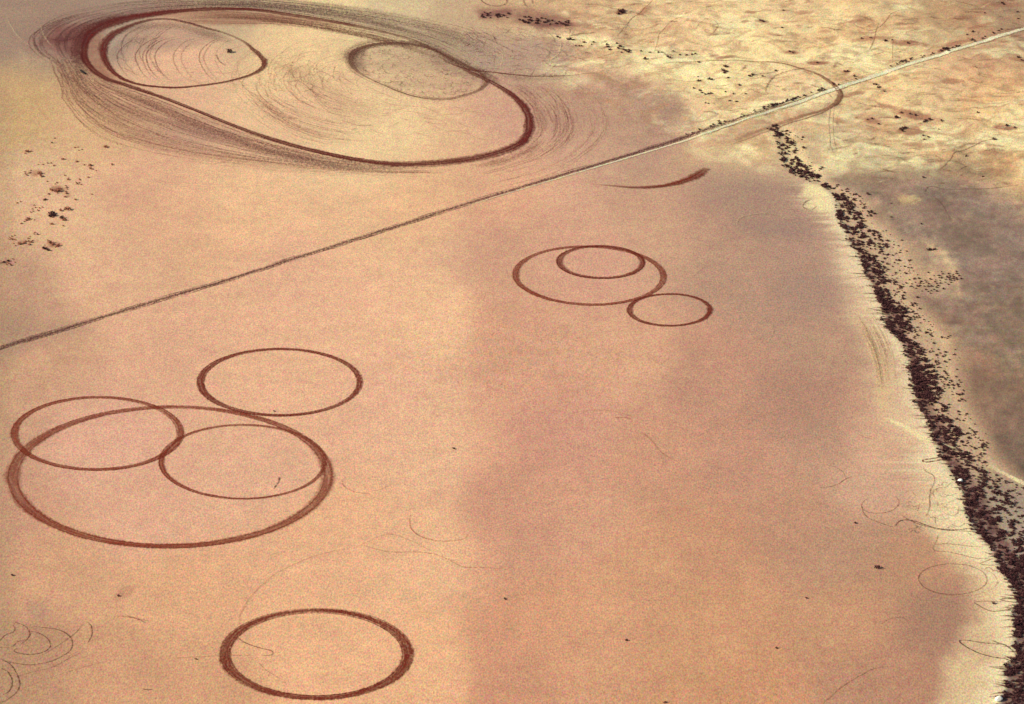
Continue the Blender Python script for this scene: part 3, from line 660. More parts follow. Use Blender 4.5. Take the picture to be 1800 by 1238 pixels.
# ------------------------------------------------------------------ single wheel tracks that one can follow
FT = (132, 84, 72)
TRACKS = [
 ("double faint ring beside the wash near the lower right corner", [(ell(1675,1018,60,27,1), .9, .42, FT), (ell(1682,1019,71,28,2,20,-80,150), .8, .3, (168,112,80))]),
 ("pointed loop of wheel marks on pale soil, tip facing left, in the lower right corner", [([(1800,1172),(1770,1159),(1745,1155),(1720,1148),(1700,1138),(1686,1127),(1700,1126),(1725,1130),(1748,1132),(1765,1133),(1780,1142),(1790,1154)], 1.0, .8, (96,70,56)), ([(1745,1126),(1758,1131),(1770,1134)], .9, .7, (110,80,64))]),
 ("shorter pointed loop of wheel marks holding one small dark spot", [([(1780,1069),(1765,1073),(1745,1075),(1730,1070),(1717,1062),(1712,1059),(1722,1057),(1745,1057),(1760,1058)], .9, .6, (118,88,66))]),
 ("slim hairpin mark just above the pointed loop with the small dark spot", [([(1800,1061),(1785,1059),(1768,1057),(1757,1054),(1768,1052),(1790,1053),(1800,1056)], 1.1, .75, (120,82,66))]),
 ("short closed dark brown hairpin poking out of the thicket onto pale soil", [([(1655,803),(1640,806),(1624,808),(1622,811),(1630,812),(1645,810),(1655,808)], 1.5, .9, (124,72,62))]),
 ("small faint loop left of the tangle of wheel marks", [(ell(1547,886,33,16,-6,14,-40,230), .8, .45, FT), ([(1516,890),(1518,900),(1530,912),(1550,920),(1570,926)], .8, .45, FT)]),
 ("open faint arc left of the small loop, near the right margin", [([(1440,857),(1460,855),(1475,850),(1485,843),(1497,838)], .8, .5, FT), ([(1440,816),(1462,819),(1480,828),(1486,840)], .7, .3, FT)]),
 ("long curved wheel mark leading from the tangle into the thicket", [([(1574,925),(1580,917),(1590,914),(1610,917),(1640,927),(1670,931),(1700,929),(1725,924)], 1.1, .75, (110,74,64)), ([(1585,905),(1595,912),(1615,921),(1650,930),(1690,933),(1720,934)], .9, .6, (120,82,68))]),
 ("vertical scratchy wheel mark on pale soil above the tangle", [([(1622,822),(1630,830),(1641,836),(1642,850),(1636,860),(1634,875),(1633,895),(1627,908)], .9, .5, FT)]),
 ("two nearly parallel faint marks running to the thicket below the tangle", [([(1640,957),(1665,956),(1700,960),(1725,962)], .8, .5, FT), ([(1640,968),(1665,970),(1690,975),(1715,981),(1738,982)], .8, .5, FT), ([(1650,940),(1645,952),(1640,965),(1655,972)], .7, .3, FT)]),
 ("tiny arrow-shaped mark between the faint double ring and the thicket", [([(1745,981),(1733,986),(1722,991),(1738,994),(1755,992),(1760,985)], .9, .55, (122,86,68)), ([(1730,1000),(1738,997),(1745,1002),(1757,1004)], .8, .45, FT)]),
 ("faint straight streak rising to the right near the bottom edge", [([(1445,1238),(1475,1212),(1500,1195),(1520,1184),(1530,1178),(1560,1172)], .8, .4, FT)]),
 ("faint arc above the straight streak near the bottom edge", [([(1548,1098),(1565,1088),(1585,1086),(1600,1094)], .8, .28, FT)]),
 ("open faint pink loop by the middle, below the empty lake bed", [([(722,905),(720,918),(725,932),(740,943),(765,950),(790,951),(815,947),(822,938)], 1.0, .5, (178,112,88))]),
 ("pair of long faint pink curves rising from lower left to the middle", [([(640,958),(670,968),(700,971),(735,971),(765,975),(790,985),(815,997),(850,997),(880,1000)], 1.2, .32, (182,118,92)), ([(620,965),(680,940),(720,950),(760,970)], 1.0, .22, (182,118,92)), ([(418,1105),(422,1080),(440,1050),(470,1020),(510,995),(560,975),(610,965)], 1.0, .28, (176,116,92))]),
 ("faint pink curve between the left cluster and the middle", [([(600,842),(605,855),(625,865),(650,868)], 1.2, .4, (186,118,100)), ([(640,866),(670,860),(690,850)], 1.0, .25, (186,118,100))]),
 ("stray hooked mark inside the lone bottom circle", [([(415,1116),(425,1127),(445,1136),(465,1141),(478,1144),(480,1150),(472,1153),(460,1152)], 1.0, .6, (140,90,72)), ([(455,1165),(470,1180),(495,1195)], .8, .25, FT)]),
 ("short dark tick inside the thin circle of the left cluster", [([(491,839),(490,848),(485,855),(482,860)], 1.0, .85, (110,62,56))]),
 ("double faint dash left of the lone bottom circle", [([(205,1083),(225,1085),(245,1089),(262,1092)], 1.3, .4, (150,96,78)), ([(222,1082),(240,1088),(255,1095)], 1, .35, (150,96,78))]),
 ("faint horizontal scratch entering the lone bottom circle from the left", [([(300,1158),(340,1155),(380,1153),(420,1152),(450,1152)], .9, .3, (165,112,88))]),
 ("tiny dash near the bottom edge left of the lone circle", [([(250,1211),(258,1213),(268,1212)], 1.0, .7, (120,68,52))]),
 ("faint wandering mark on the empty lake bed right of the middle", [([(1080,735),(1100,735),(1110,738)], 1.2, .4, (176,108,88)), ([(1128,760),(1145,775),(1162,795),(1190,812)], 1.2, .3, (180,118,96)), ([(1000,728),(1040,722),(1080,724),(1110,732)], 1, .2, (176,108,88))]),
 ("pale looping wheel mark on the grey silt left of the thicket", [([(1295,395),(1300,384),(1325,377),(1345,376),(1365,379),(1385,387),(1402,397),(1410,410)], 1.8, .5, (206,172,140)), ([(1315,405),(1345,412),(1375,420),(1410,424),(1440,430),(1470,442)], 1.8, .4, (206,172,140))]),
 ("thin dark outline of a pale tongue of soil left of the upper thicket", [([(1435,362),(1425,370),(1413,366),(1410,362),(1416,355),(1428,350)], .9, .6, (128,98,84))]),
 ("scribbled pale loops on silt between the ring right of centre and the thicket", [([(1290,550),(1320,548),(1345,560),(1360,580),(1350,600)], 1.3, .3, (212,174,142)), ([(1372,540),(1385,555),(1380,570)], 1.3, .25, (212,174,142)), ([(1370,620),(1400,628),(1440,632),(1480,640)], 1.3, .25, (212,174,142))]),
 ("pair of pale wheel ruts dropping from the road loop into dark silt", [([(1459,185),(1456,215),(1457,240),(1462,262),(1468,275)], 1.0, .6, (222,190,150)), ([(1466,185),(1463,215),(1465,240),(1470,262)], 1.0, .5, (222,190,150))]),
 ("wiggly dark mark wandering across yellow ground above the road loop", [([(1350,165),(1345,158),(1360,135),(1375,128),(1400,123),(1430,118)], 1.2, .5, (142,96,76)), ([(1310,142),(1340,132),(1365,124),(1380,123)], 1.2, .45, (142,96,76))]),
 ("thin brown trail climbing through the hummocks to the top edge", [([(1150,92),(1155,75),(1158,62),(1168,50),(1180,38),(1200,30)], .9, .4, (170,124,92)), ([(1085,65),(1098,48),(1108,35),(1125,22),(1140,8),(1150,-4)], 1.1, .45, (160,110,84)), ([(1225,50),(1230,42),(1245,33),(1258,38),(1262,48),(1250,60),(1240,56)], .9, .4, (176,130,96))]),
 ("brown trail through the hummocks left of the pale road's far end", [([(1500,40),(1525,52),(1545,48),(1558,35),(1570,22),(1600,14)], 1.1, .5, (160,110,84)), ([(1545,40),(1540,55),(1530,85),(1510,95)], 1, .4, (160,110,84)), ([(1570,70),(1569,90),(1569,110)], .9, .35, (160,110,84))]),
 ("crooked dark mark across brown ground near the right edge", [([(1745,246),(1725,250),(1700,262),(1680,268),(1670,280),(1660,292),(1645,302)], 1.2, .5, (120,86,74)), ([(1625,338),(1630,330),(1640,328),(1665,334),(1700,332),(1740,332),(1790,325)], 1.2, .45, (112,80,72)), ([(1640,345),(1655,358),(1665,375),(1672,385)], .9, .3, (120,86,74)), ([(1686,300),(1692,295),(1699,292)], 1.2, .6, (120,86,74))]),
]
for lab, parts in TRACKS:
    ds = []
    for P, wd_, dn, tint in parts:
        cl = (len(P) == 28)
        ds.append(strip_data(P, wd_ * 1.15, [min(1, dn * rng.uniform(1.0, 1.7)) for _ in range(9)] if cl else [dn * .7] + [min(1, dn * rng.uniform(1.0, 1.6)) for _ in range(6)] + [dn * .6], tint, closed=cl, wob=.5, cross=3))
    strip_object("wheel_track", ds, M_FINE, lab, "wheel track")

SC = [
 ([(0,1127),(10,1116),(22,1112),(26,1105),(22,1100)], .9), ([(27,1095),(38,1098),(48,1105),(52,1114),(48,1124),(38,1132)], .9),
 ([(0,1124),(-8,1135),(5,1139),(20,1138),(32,1128),(52,1124)], .5),
 ([(54,1110),(70,1114),(82,1122),(89,1133),(84,1143),(70,1149),(50,1151),(35,1149),(24,1145),(30,1140)], .8),
 ([(60,1102),(80,1104),(100,1107),(118,1115),(127,1128),(124,1143),(105,1156),(85,1164),(55,1169),(30,1167),(3,1162)], .65),
 ([(66,1156),(90,1143),(110,1130),(130,1115),(145,1098)], .4), ([(154,1093),(161,1103),(161,1117),(154,1130)], .8),
 ([(32,1189),(60,1181),(95,1172),(120,1158),(140,1148)], .4), ([(3,1160),(20,1170),(32,1190),(34,1205),(28,1218),(10,1232),(-5,1236)], .85),
 ([(3,1176),(14,1182),(21,1198),(17,1214),(5,1222)], .95), ([(40,1210),(80,1195),(130,1178),(190,1162)], .25),
]
strip_object("wheel_track", [strip_data(P, 1.05, [dn * .6] + [dn * rng.uniform(.7, 1.2) for _ in range(5)] + [dn * .5], (110,66,54), wob=.3, cross=3) for P, dn in SC], M_FINE,
    "tangle of curling thin dark wheel marks in the bottom left corner", "wheel track")
TN = []
for k in range(46):                                          # tangle by the wash
    cx = rng.uniform(1585, 1735); cy = rng.uniform(842, 940)
    if cx > np.interp(cy, WY, WL) - 2: continue
    a = rng.uniform(-.5, .5) + (1.4 if rng.random() < .25 else 0); L = rng.uniform(8, 30)
    P = [(cx + math.cos(a) * L * (i - 1.5) / 3, cy + math.sin(a) * L * .5 * (i - 1.5) / 3 + rng.normal(0, 2.2)) for i in range(4)]
    TN.append(strip_data(P, .9, rng.uniform(.25, .6), (134,96,78), wob=.4, cross=3))
strip_object("track_tangle", TN, M_FINE, "tangle of short wheel marks beside the thicket", None, "stuff")

# ------------------------------------------------------------------ the swirl of uncountable fine wheel marks round the great oval
SW = []
def between(A, B, n, s0, s1, dens, tint, wdt=1.0, span=(.25, .9), jit=1.2, bias=1.0):
    A = catmull(A); B = catmull(B)
    q = np.linspace(0, 1, 60)
    ra = np.stack([np.interp(q, np.linspace(0, 1, len(A)), A[:, k]) for k in (0, 1)], -1)
    rb = np.stack([np.interp(q, np.linspace(0, 1, len(B)), B[:, k]) for k in (0, 1)], -1)
    for i in range(n):
        s = s0 + (s1 - s0) * rng.random() ** bias
        L = rng.uniform(*span); t0 = rng.uniform(-.05, 1.05 - L); m = (q >= t0) & (q <= t0 + L)
        if m.sum() < 6: continue
        drift = rng.normal(0, .06)
        ss = s + drift * (q[m] - t0)
        P = ra[m] * (1 - ss[:, None]) + rb[m] * ss[:, None] + rng.normal(0, jit, 2)
        dn = dens * rng.uniform(.4, 1.4)
        SW.append(strip_data(P, wdt * rng.uniform(.8, 1.5), [0, dn, dn * rng.uniform(.1, 1.1), dn * rng.uniform(.3, 1), dn * rng.uniform(.1, 1), 0], tint, wob=1.3, cross=3, step=2.2, raw=True))
RD = (156, 92, 78); GRY = (150, 116, 104)
between([(150,110),(170,132),(215,150),(300,180),(420,228),(540,266),(660,288),(760,291)], [(88,92),(108,140),(128,190),(190,240),(310,272),(470,290),(640,303),(800,306)], 190, 0, 1.08, .40, RD, bias=1.1, span=(.08, .5), jit=2.2)
between([(150,110),(170,132),(215,150),(300,180),(420,228),(540,266),(660,288),(760,291)], [(100,92),(118,140),(140,180),(210,225),(320,258),(470,284),(640,300),(800,303)], 60, 0, 1, .3, GRY, wdt=1.5, span=(.06, .4), jit=2.5)
between([(840,285),(905,264),(938,235),(936,205),(915,172),(870,142)], [(850,335),(980,300),(1060,240),(1060,190),(1010,145),(940,133)], 70, 0, 1.0, .3, (158,100,82), span=(.15, .6))
between([(860,275),(905,262),(936,235),(936,205),(915,172),(870,142)], [(860,320),(950,285),(1005,245),(1008,195),(980,150),(930,135)], 20, .1, .95, .32, (140,84,74), span=(.2, .5))
between([(300,25),(400,20),(500,30),(600,46),(700,68),(780,104)], [(250,50),(380,50),(480,45),(600,62),(680,82),(740,100)], 50, 0, .8, .45, (144,92,74))
between([(160,45),(260,22),(400,12),(520,24),(650,48),(760,78),(840,122)], [(90,25),(230,0),(420,-4),(560,6),(700,26),(840,56),(920,105)], 90, 0, 1, .38, (138,106,94), bias=1.3)
between([(230,30),(190,42),(160,60),(148,90),(158,120)], [(180,12),(100,30),(50,62),(60,90),(110,125)], 60, 0, 1, .42, (124,76,72), wdt=1.3, bias=1.5)
between([(182,44),(158,60),(148,85)], [(130,70),(95,72),(60,60)], 16, 0, 1, .4, (126,74,72), wdt=1.3)
between([(240,42),(196,62),(186,92),(210,135)], [(330,42),(300,70),(290,110),(330,150)], 22, .1, 1, .32, (142,96,88))
for x0, dn in ((206,.5),(238,.65),(250,.45),(257,.75),(272,.65),(304,.45),(318,.3),(350,.6),(358,.4),(378,.25)):
    P = [(x0 + 55, 62 + rng.uniform(-3, 4)), (x0 + 24, 72), (x0 + 6, 86), (x0, 100), (x0 + 4, 115), (x0 + 14, 130), (x0 + 30, 144)]
    SW.append(strip_data(P, 1.3, [dn * .2, dn, dn, dn, dn * .9, dn * .6, .1], (148,92,80), wob=.5, cross=3))
SW.append(strip_data([(380,97),(386,108),(396,115)], 1.4, .6, (120,66,58), cross=3))
for k in range(130):                                          # rings in rings in the open middle of the oval
    cx = rng.choice([575, 600, 530, 640]) + rng.normal(0, 8); cy = rng.choice([135, 150, 160]) + rng.normal(0, 4)
    r = rng.uniform(22, 120); a0 = rng.uniform(60, 190); a1 = a0 + rng.uniform(40, 130)
    P = np.array(ell(cx, cy, r, r * .52, 12, 16, a0, a1))
    if P[:, 1].min() < 60: continue
    dn = rng.uniform(.12, .42) * (1 if r < 80 else .7)
    SW.append(strip_data(P, 1.1, [0, dn, dn, dn * .6, dn, 0], (172,116,92), wob=.9, cross=3, step=2.2))
for k in range(60):
    P = np.array(ell(580 + rng.normal(0, 10), 150 + rng.normal(0, 5), rng.uniform(110, 190), rng.uniform(60, 100), 14, 16, 50, 150)); dn = rng.uniform(.08, .3)
    SW.append(strip_data(P, 1.1, [0, dn, dn, 0], (178,122,100), wob=1.2, cross=3, step=2.2))
for k in range(260):                                          # scribbles in the grey loop
    t = rng.random() * 6.28; r = math.sqrt(rng.random()); cx = 738 + 105 * r * math.cos(t); cy = 126 + 42 * r * math.sin(t) + (cx - 738) * .16
    a = rng.uniform(0, 3.14); L = rng.uniform(5, 18)
    P = [(cx + math.cos(a + i * .5) * L * i / 3, cy + math.sin(a + i * .5) * L * .45 * i / 3) for i in range(4)]
    SW.append(strip_data(P, 1.1, rng.uniform(.15, .5), (138,106,84) if rng.random() < .8 else (226,194,150), wob=.5, cross=3))
for k in range(230):                                          # crossing scratches right of the fold, dark and pale
    cx = rng.uniform(815, 1010); cy = rng.uniform(48, 132)
    a = rng.normal(.25, .35) if rng.random() < .75 else rng.uniform(0, 3.1); L = rng.uniform(10, 42)
    P = [(cx + math.cos(a) * L * (i - 1.5) / 3, cy + math.sin(a) * L * (i - 1.5) / 3 * .75 + rng.normal(0, 1.5)) for i in range(4)]
    if rng.random() < .62: SW.append(strip_data(P, 1.3, [0, .5 * rng.random() + .15, .3, 0], (134,94,84), wob=.6, cross=3))
    else: SW.append(strip_data(P, 1.0, [0, .6, .6, 0], (226,194,160), wob=.4, cross=3))
for P, dn in (([(984,68),(986,85),(978,98),(960,113),(955,118)], .8), ([(880,80),(884,100),(880,118),(888,126)], .5), ([(12,30),(25,55),(45,75),(70,92)], .5), ([(70,42),(76,60),(86,75),(98,86)], .5), ([(10,25),(40,30),(80,30),(110,34)], .35), ([(1095,55),(1105,38),(1112,28)], .6)):
    SW.append(strip_data(P, 1.4, [.1, dn, dn, dn, .1], (232,200,160), wob=.5, cross=3))
for P, dn in (([(846,-8),(845,0),(855,8),(868,11),(882,10),(891,4),(890,-6)], .8), ([(918,-4),(922,8),(928,14)], .5), ([(935,-4),(936,8)], .5), ([(820,58),(850,66),(880,80),(905,92)], .45), ([(300,34),(335,41),(360,49)], .6)):
    SW.append(strip_data(P, 1.6, [dn * .5, dn, dn, dn, dn * .4], (128,78,80), wob=.4, cross=3))
def smear(P, wdt, dn, tint, n=3, j=3):
    dn *= .68
    for k in range(n):
        Q = np.array(P, float) + rng.normal(0, j, 2) * [1, .6]
        SW.append(strip_data(Q, [wdt * .6, wdt, wdt * rng.uniform(.7, 1.1), wdt, wdt * .6], [0, dn, dn * rng.uniform(.6, 1.1), dn, 0], tint, wob=1.0, cross=9, step=2.5))
smear([(250,25),(190,38),(152,58),(136,88),(142,116),(165,140)], 11, .30, (116,52,48), 4, 4)
smear([(262,22),(205,32),(150,50),(115,70),(95,88)], 14, .22, (120,60,56), 4, 5)
smear([(110,95),(130,130),(165,165),(230,200),(300,228)], 14, .16, (140,78,68), 4, 6)
smear([(150,120),(190,150),(270,185),(360,222),(470,262),(600,292),(720,300)], 12, .24, (132,70,64), 4, 4)
smear([(200,175),(300,215),(400,248),(520,278),(660,298),(800,300)], 16, .15, (138,84,76), 4, 7)
smear([(240,18),(340,8),(450,9),(560,20),(680,44),(790,84)], 10, .26, (132,84,74), 4, 3)
smear([(420,4),(560,14),(700,34),(820,74),(880,110)], 20, .18, (136,108,98), 4, 5)
smear([(300,32),(400,28),(500,38),(600,54),(700,76),(780,108)], 10, .26, (142,88,68), 4, 3)
smear([(205,62),(260,48),(320,48),(370,62),(410,78)], 16, .17, (140,98,84), 4, 6)
smear([(196,110),(200,85),(230,68),(280,66)], 14, .12, (150,116,104), 3, 5)
smear([(620,128),(614,104),(634,86),(680,78),(740,80),(800,104)], 11, .5, (128,90,74), 3, 2)
smear([(760,92),(810,112),(850,130),(880,152)], 10, .32, (126,86,74), 3, 3)
smear([(600,110),(605,92),(640,74),(700,68)], 8, .2, (150,110,88), 3, 4)
smear([(870,130),(920,136),(980,136),(1030,140)], 12, .2, (140,98,84), 3, 4)
smear([(945,235),(945,205),(925,172),(890,148)], 12, .16, (150,94,80), 3, 5)
smear([(820,292),(880,282),(930,262),(950,240)], 10, .2, (144,80,66), 3, 4)
for k in range(150):
    t = rng.random(); cx = 200 + 640 * t; cy = 95 + 130 * t + rng.normal(0, 34)
    if polysd(np.array([cx]), np.array([cy]), GIANT)[0] < 8: continue
    a = .28 + rng.normal(0, .25); L = rng.uniform(12, 60); c = rng.uniform(-.5, .1)
    P = [(cx + math.cos(a + c * i / 4) * L * (i - 2) / 4, cy + math.sin(a + c * i / 4) * L * .8 * (i - 2) / 4) for i in range(5)]
    SW.append(strip_data(P, rng.uniform(1.1, 2.2), [0, rng.uniform(.1, .34), rng.uniform(.1, .34), 0], (178,122,100), wob=.8, cross=3))
smear([(110,80),(118,130),(160,185),(250,240),(360,270),(500,292),(660,305)], 24, .14, (160,104,86), 3, 6)
smear([(430,90),(520,130),(600,180),(700,210)], 26, .10, (186,136,108), 3, 10)
smear([(520,150),(560,190),(620,205),(680,215)], 14, .12, (176,124,100), 3, 8)
strip_object("wheel_mark_swirl", SW, M_FINE, "countless fine wheel marks swirling round the giant oval", None, "stuff")

# faint scratches all over the hummocks and lake
HS = []
for k in range(620):
    cx = rng.uniform(1010, 1800); cy = rng.uniform(0, 330)
    if cy > 290 - (cx < 1450) * 90 and cx < 1480: continue
    if cx < 1250 and cy > 110: continue
    a = rng.normal(-.02, .3) if rng.random() < .8 else rng.uniform(-1.4, 1.4); L = rng.uniform(8, 46)
    P = [(cx + math.cos(a) * L * (i - 2) / 4, cy + math.sin(a) * L * .5 * (i - 2) / 4 + rng.normal(0, .6)) for i in range(5)]
    if rng.random() < .7: HS.append(strip_data(P, rng.uniform(1.3, 4.2), [0, rng.uniform(.2, .6), rng.uniform(.1, .55), 0], (154,106,80), wob=.4, cross=3))
    else: HS.append(strip_data(P, rng.uniform(1.5, 4), [0, .4, .4, 0], (252,232,180), wob=1.1, cross=3))
strip_object("soil_streaks", HS, M_FINE, "brown and cream streaks in the hummocky soil", None, "stuff")
LS = []
for k in range(170):
    cx = rng.uniform(0, 1500); cy = rng.uniform(310, 1238)
    if cx > 1350 and cy < 450: continue
    a = rng.normal(.1, .5); L = rng.uniform(10, 60); c = rng.uniform(-.6, .6)
    P = [(cx + math.cos(a + c * i / 4) * L * i / 4, cy + math.sin(a + c * i / 4) * L * .45 * i / 4) for i in range(5)]
    LS.append(strip_data(P, 1.0, [0, rng.uniform(.04, .2), rng.uniform(.04, .2), 0], (176,114,92), wob=.5, cross=3))
for k in range(70):
    cx = rng.uniform(1180, 1480); cy = rng.uniform(370, 780); r = rng.uniform(14, 60); a0 = rng.uniform(0, 360)
    P = ell(cx, cy, r, r * .45, rng.uniform(-20, 20), 10, a0, a0 + rng.uniform(40, 170))
    if max(p[0] for p in P) > 1500: continue
    dn = rng.uniform(.08, .28); LS.append(strip_data(P, 1.5, [0, dn, dn, 0], (214,176,144), wob=.6, cross=3))
for k in range(26):
    o = rng.uniform(-14, 22); dn = rng.uniform(.15, .5); q = rng.uniform(0, .4)
    P = np.array([(1500,545),(1520,570),(1540,610),(1552,650),(1556,690),(1550,735),(1540,770)], float) + [o, rng.normal(0, 6)]
    P = P[int(q * 5):int(q * 5) + 4]; LS.append(strip_data(P, 1.2, [0, dn, dn, 0], (240,206,156) if rng.random() < .7 else (176,134,110), wob=.5, cross=3))
strip_object("faint_scratches", LS, M_FINE, "very faint scratches on the open lake bed", None, "stuff")

# rills: dark tapering spikes running from the thicket onto the pale margin
RL = []
for k in range(120):
    py = rng.uniform(415, 1232); wl_ = np.interp(py, WY, WL)
    L = rng.uniform(7, 26) * (1.25 if 480 < py < 560 or py > 1040 else .8)
    a = rng.normal(.05, .14)
    P = [(wl_ + 10, py + math.sin(a) * 8), (wl_ - L * .3, py + rng.normal(0, 1)), (wl_ - L, py - math.sin(a) * L * .6)]
    RL.append(strip_data(P, [2.6, 1.9, .7], [.9, .8, .3], (104,62,56) if rng.random() < .7 else (140,92,78), wob=.3, cross=3, step=1))
strip_object("dark_rills", RL, M_FINE, "dark tapering rills reaching from the thicket onto pale soil", None, "stuff")

# ------------------------------------------------------------------ shrubs
def shrub_np(seed, n=74, sprawl=1.0):
    r = np.random.default_rng(seed); V = []; F = []
    lobes = [(r.uniform(-.45, .45), r.uniform(-.45, .45), r.uniform(.35, .75), r.uniform(.38, .62)) for _ in range(5)]
    for i in range(n):                                       # leafy twig tufts
        lx, ly, lz, lr = lobes[i % 5]
        d_ = r.normal(size=3); d_ /= np.linalg.norm(d_); rr = lr * r.random() ** .4
        c = np.array([lx + d_[0] * rr * 1.1, ly + d_[1] * rr * 1.1, max(.06, lz + d_[2] * rr * .85)])
        u = r.normal(size=3); u /= np.linalg.norm(u); v = np.cross(u, r.normal(size=3)); v /= np.linalg.norm(v)
        s = r.uniform(.13, .24); o = len(V)
        V += [c - u * s - v * s * .6, c + u * s * .9 - v * s * .4, c + u * s + v * s * .7, c - u * s * .8 + v * s * .5]
        F.append((o, o + 1, o + 2, o + 3))
    for k in range(6):                                       # stems
        a = k * 1.05 + r.uniform(-.3, .3); tip = np.array([math.cos(a) * .55, math.sin(a) * .55, r.uniform(.5, .9)])
        w_ = np.array([-math.sin(a), math.cos(a), 0]) * .035; o = len(V)
        V += [-w_, w_, tip + w_ * .4, tip - w_ * .4]; F.append((o, o + 1, o + 2, o + 3))
        z = np.array([0, 0, .05]); o = len(V)
        V += [-z, z, tip + z * .4, tip - z * .4]; F.append((o, o + 1, o + 2, o + 3))
    V = np.array(V); V[:, :2] *= sprawl
    return V, np.array(F)
VAR = [shrub_np(40 + k) for k in range(7)]
ME = {}
def shrub_mesh(k, mat):
    if (k, mat.name) not in ME:
        me = mesh_np("shrub", *VAR[k]); me.materials.append(mat); ME[(k, mat.name)] = me
    return ME[(k, mat.name)]

band = []
for k in range(38000):
    py = rng.uniform(222, 1262); a, b, c = np.interp(py, WY, WL), np.interp(py, WY, WD), np.interp(py, WY, WS)
    px = rng.uniform(a - 5, min(c + 12, 1840))
    if px > 1838: continue
    if px < a: p = .25
    elif px < b: p = 1.0 - .35 * ((px - a) / (b - a)) ** 2
    else: p = .45 * max(0.0, 1 - (px - b) / (c - b + 12)) ** .7
    if py < 340: p *= .8 if 275 < py < 310 else .45
    if px > b: p *= 1.25
    if py > 760 and px > b - 10: p = max(p, .85)
    if 395 < py < 470 and px < b: p *= .85
    n_ = float(fbm(np.array(px / 9.0), np.array(py / 6.0), 3)); n2_ = float(fbm(np.array(px / 30.0 + 9), np.array(py / 22.0), 2))
    if n_ < .43 + .07 * (px > b): p *= .12
    if n2_ < .4: p *= .45
    ln = 817 + (px - 1738) * .534
    if px > 1736 and abs(py - ln) < 7 or (px > 1736 and py < ln): continue
    if rng.random() < p * (.52 if px < b else .32) * (.8 if py > 700 else .9):
        band.append((px, py, rng.uniform(.45, .95) * (1.1 if px < b else .8) * rng.choice([.7, .9, 1, 1, 1.4])))
# clump right of the thicket
for k in range(300):
    px = rng.normal(1622, 26) if rng.random() < .55 else rng.normal(1665, 16); py = rng.normal(500 - .0 * px, 8) if px < 1650 else rng.normal(490, 7)
    if px < 1565 or px > 1692: continue
    if len([1 for b_ in band[-70:] if abs(b_[0] - px) < 4 and abs(b_[1] - py) < 2.5]): continue
    if rng.random() < .42: band.append((px, py, rng.uniform(.45, .95)))
print("band shrubs", len(band))

QUEUE = []
def place(name, px, py, r, mat, label, cat, group, now=False):
    if name == 'scrub_bush' and not now:
        QUEUE.append((name, px, py, r, mat, label, cat, group)); return
    x, y = unproject(px, py); x = float(x); y = float(y)
    ob = bpy.data.objects.new(name, shrub_mesh(int(rng.integers(7)), mat)); C.objects.link(ob)
    ob.location = (x, y, float(height(np.array(x), np.array(y))) - .03)
    ob.scale = (r * rng.uniform(1, 1.35), r * rng.uniform(.9, 1.2), r * rng.uniform(.75, 1.0)); ob.rotation_euler = (0, 0, rng.uniform(0, 6.28))
    ob["label"] = label; ob["category"] = cat; ob["group"] = group
    return ob
inview = [b_ for b_ in band if b_[0] < 1800 and b_[1] < 1238]
inview.sort(key=lambda b_: -b_[2] * pxm(b_[1])); big = inview[:300]; bs = set(big); rest = [b_ for b_ in band if b_ not in bs]
for px, py, r in big:
    place("desert_shrub", px, py, r, M_LEAF, "dark maroon desert shrub standing in the thicket along the wash", "shrub", "shrubs of the thicket along the wash")
VV = []; FF = []; o = 0
for px, py, r in rest:
    v, f = VAR[int(rng.integers(7))]; a = rng.uniform(0, 6.28); ca, sa = math.cos(a), math.sin(a)
    x, y = unproject(px, py); x = float(x); y = float(y)
    q = np.stack([(v[:, 0] * ca - v[:, 1] * sa) * r * 1.15 + x, (v[:, 0] * sa + v[:, 1] * ca) * r * 1.05 + y, v[:, 2] * r * .88 + float(height(np.array(x), np.array(y))) - .03], -1)
    VV.append(q); FF.append(f + o); o += len(q)
me = mesh_np("shrub_thicket", np.concatenate(VV), np.concatenate(FF)); me.materials.append(M_LEAF)
th = bpy.data.objects.new("shrub_thicket", me); C.objects.link(th); th["kind"] = "stuff"; th["label"] = "dense mass of smaller dark shrubs along the wash"

# shrubs that stand apart
LEFT = [(48,266,1.1,1),(91,250,.6,0),(110,279,.9,1),(135,283,.7,1),(158,290,1,1),(159,295,.8,1),(75,288,.6,1),(95,290,.6,1),(70,304,1.2,1),(73,309,1.0,1),(52,303,.6,1),(47,307,.6,1),(120,314,.8,1),(118,328,.6,0),(101,335,1.5,1),(92,334,1.1,1),(106,331,.9,1),(116,339,.8,1),(115,345,.7,1),(86,340,.7,1),(79,350,.8,0),(133,350,.7,1),(136,322,.7,1),(161,340,.5,1),(90,375,1.5,0),(94,378,1.3,0),(88,380,1.1,0),(107,369,.9,1),(120,367,1.5,1),(109,382,1.1,0),(112,386,.9,1),(91,393,.8,1),(50,384,1.0,1),(46,386,.8,1),(38,392,.6,1),(67,369,.6,1),(30,356,.6,1),(22,420,.8,1),(34,428,1.0,1),(42,427,.8,1),(53,425,.8,1),(51,429,.7,1),(88,426,1.2,1),(93,429,1.0,1),(78,436,1.1,0),(84,439,1.1,0),(103,431,.9,1),(66,411,.6,0),(6,461,.9,0),(15,458,.9,0),(19,465,.8,1),(186,257,1.0,1),(197,288,.7,1),(54,372,.5,1),(144,262,.5,1),(131,258,.5,1),(100,320,.5,1),(83,318,.5,1),(140,315,.5,1),(111,396,.6,1)]
for px, py, r, red in LEFT:
    lab = "small reddish shrub in the sparse scatter at the left edge of the lake bed" if red else "small near-black shrub in the sparse scatter at the left edge of the lake bed"
    place("scrub_bush", px, py + 2, r * 1.25, M_RED if red else M_LEAF, lab, "shrub", "scattered red shrubs at the left edge" if red else "scattered dark shrubs at the left edge")
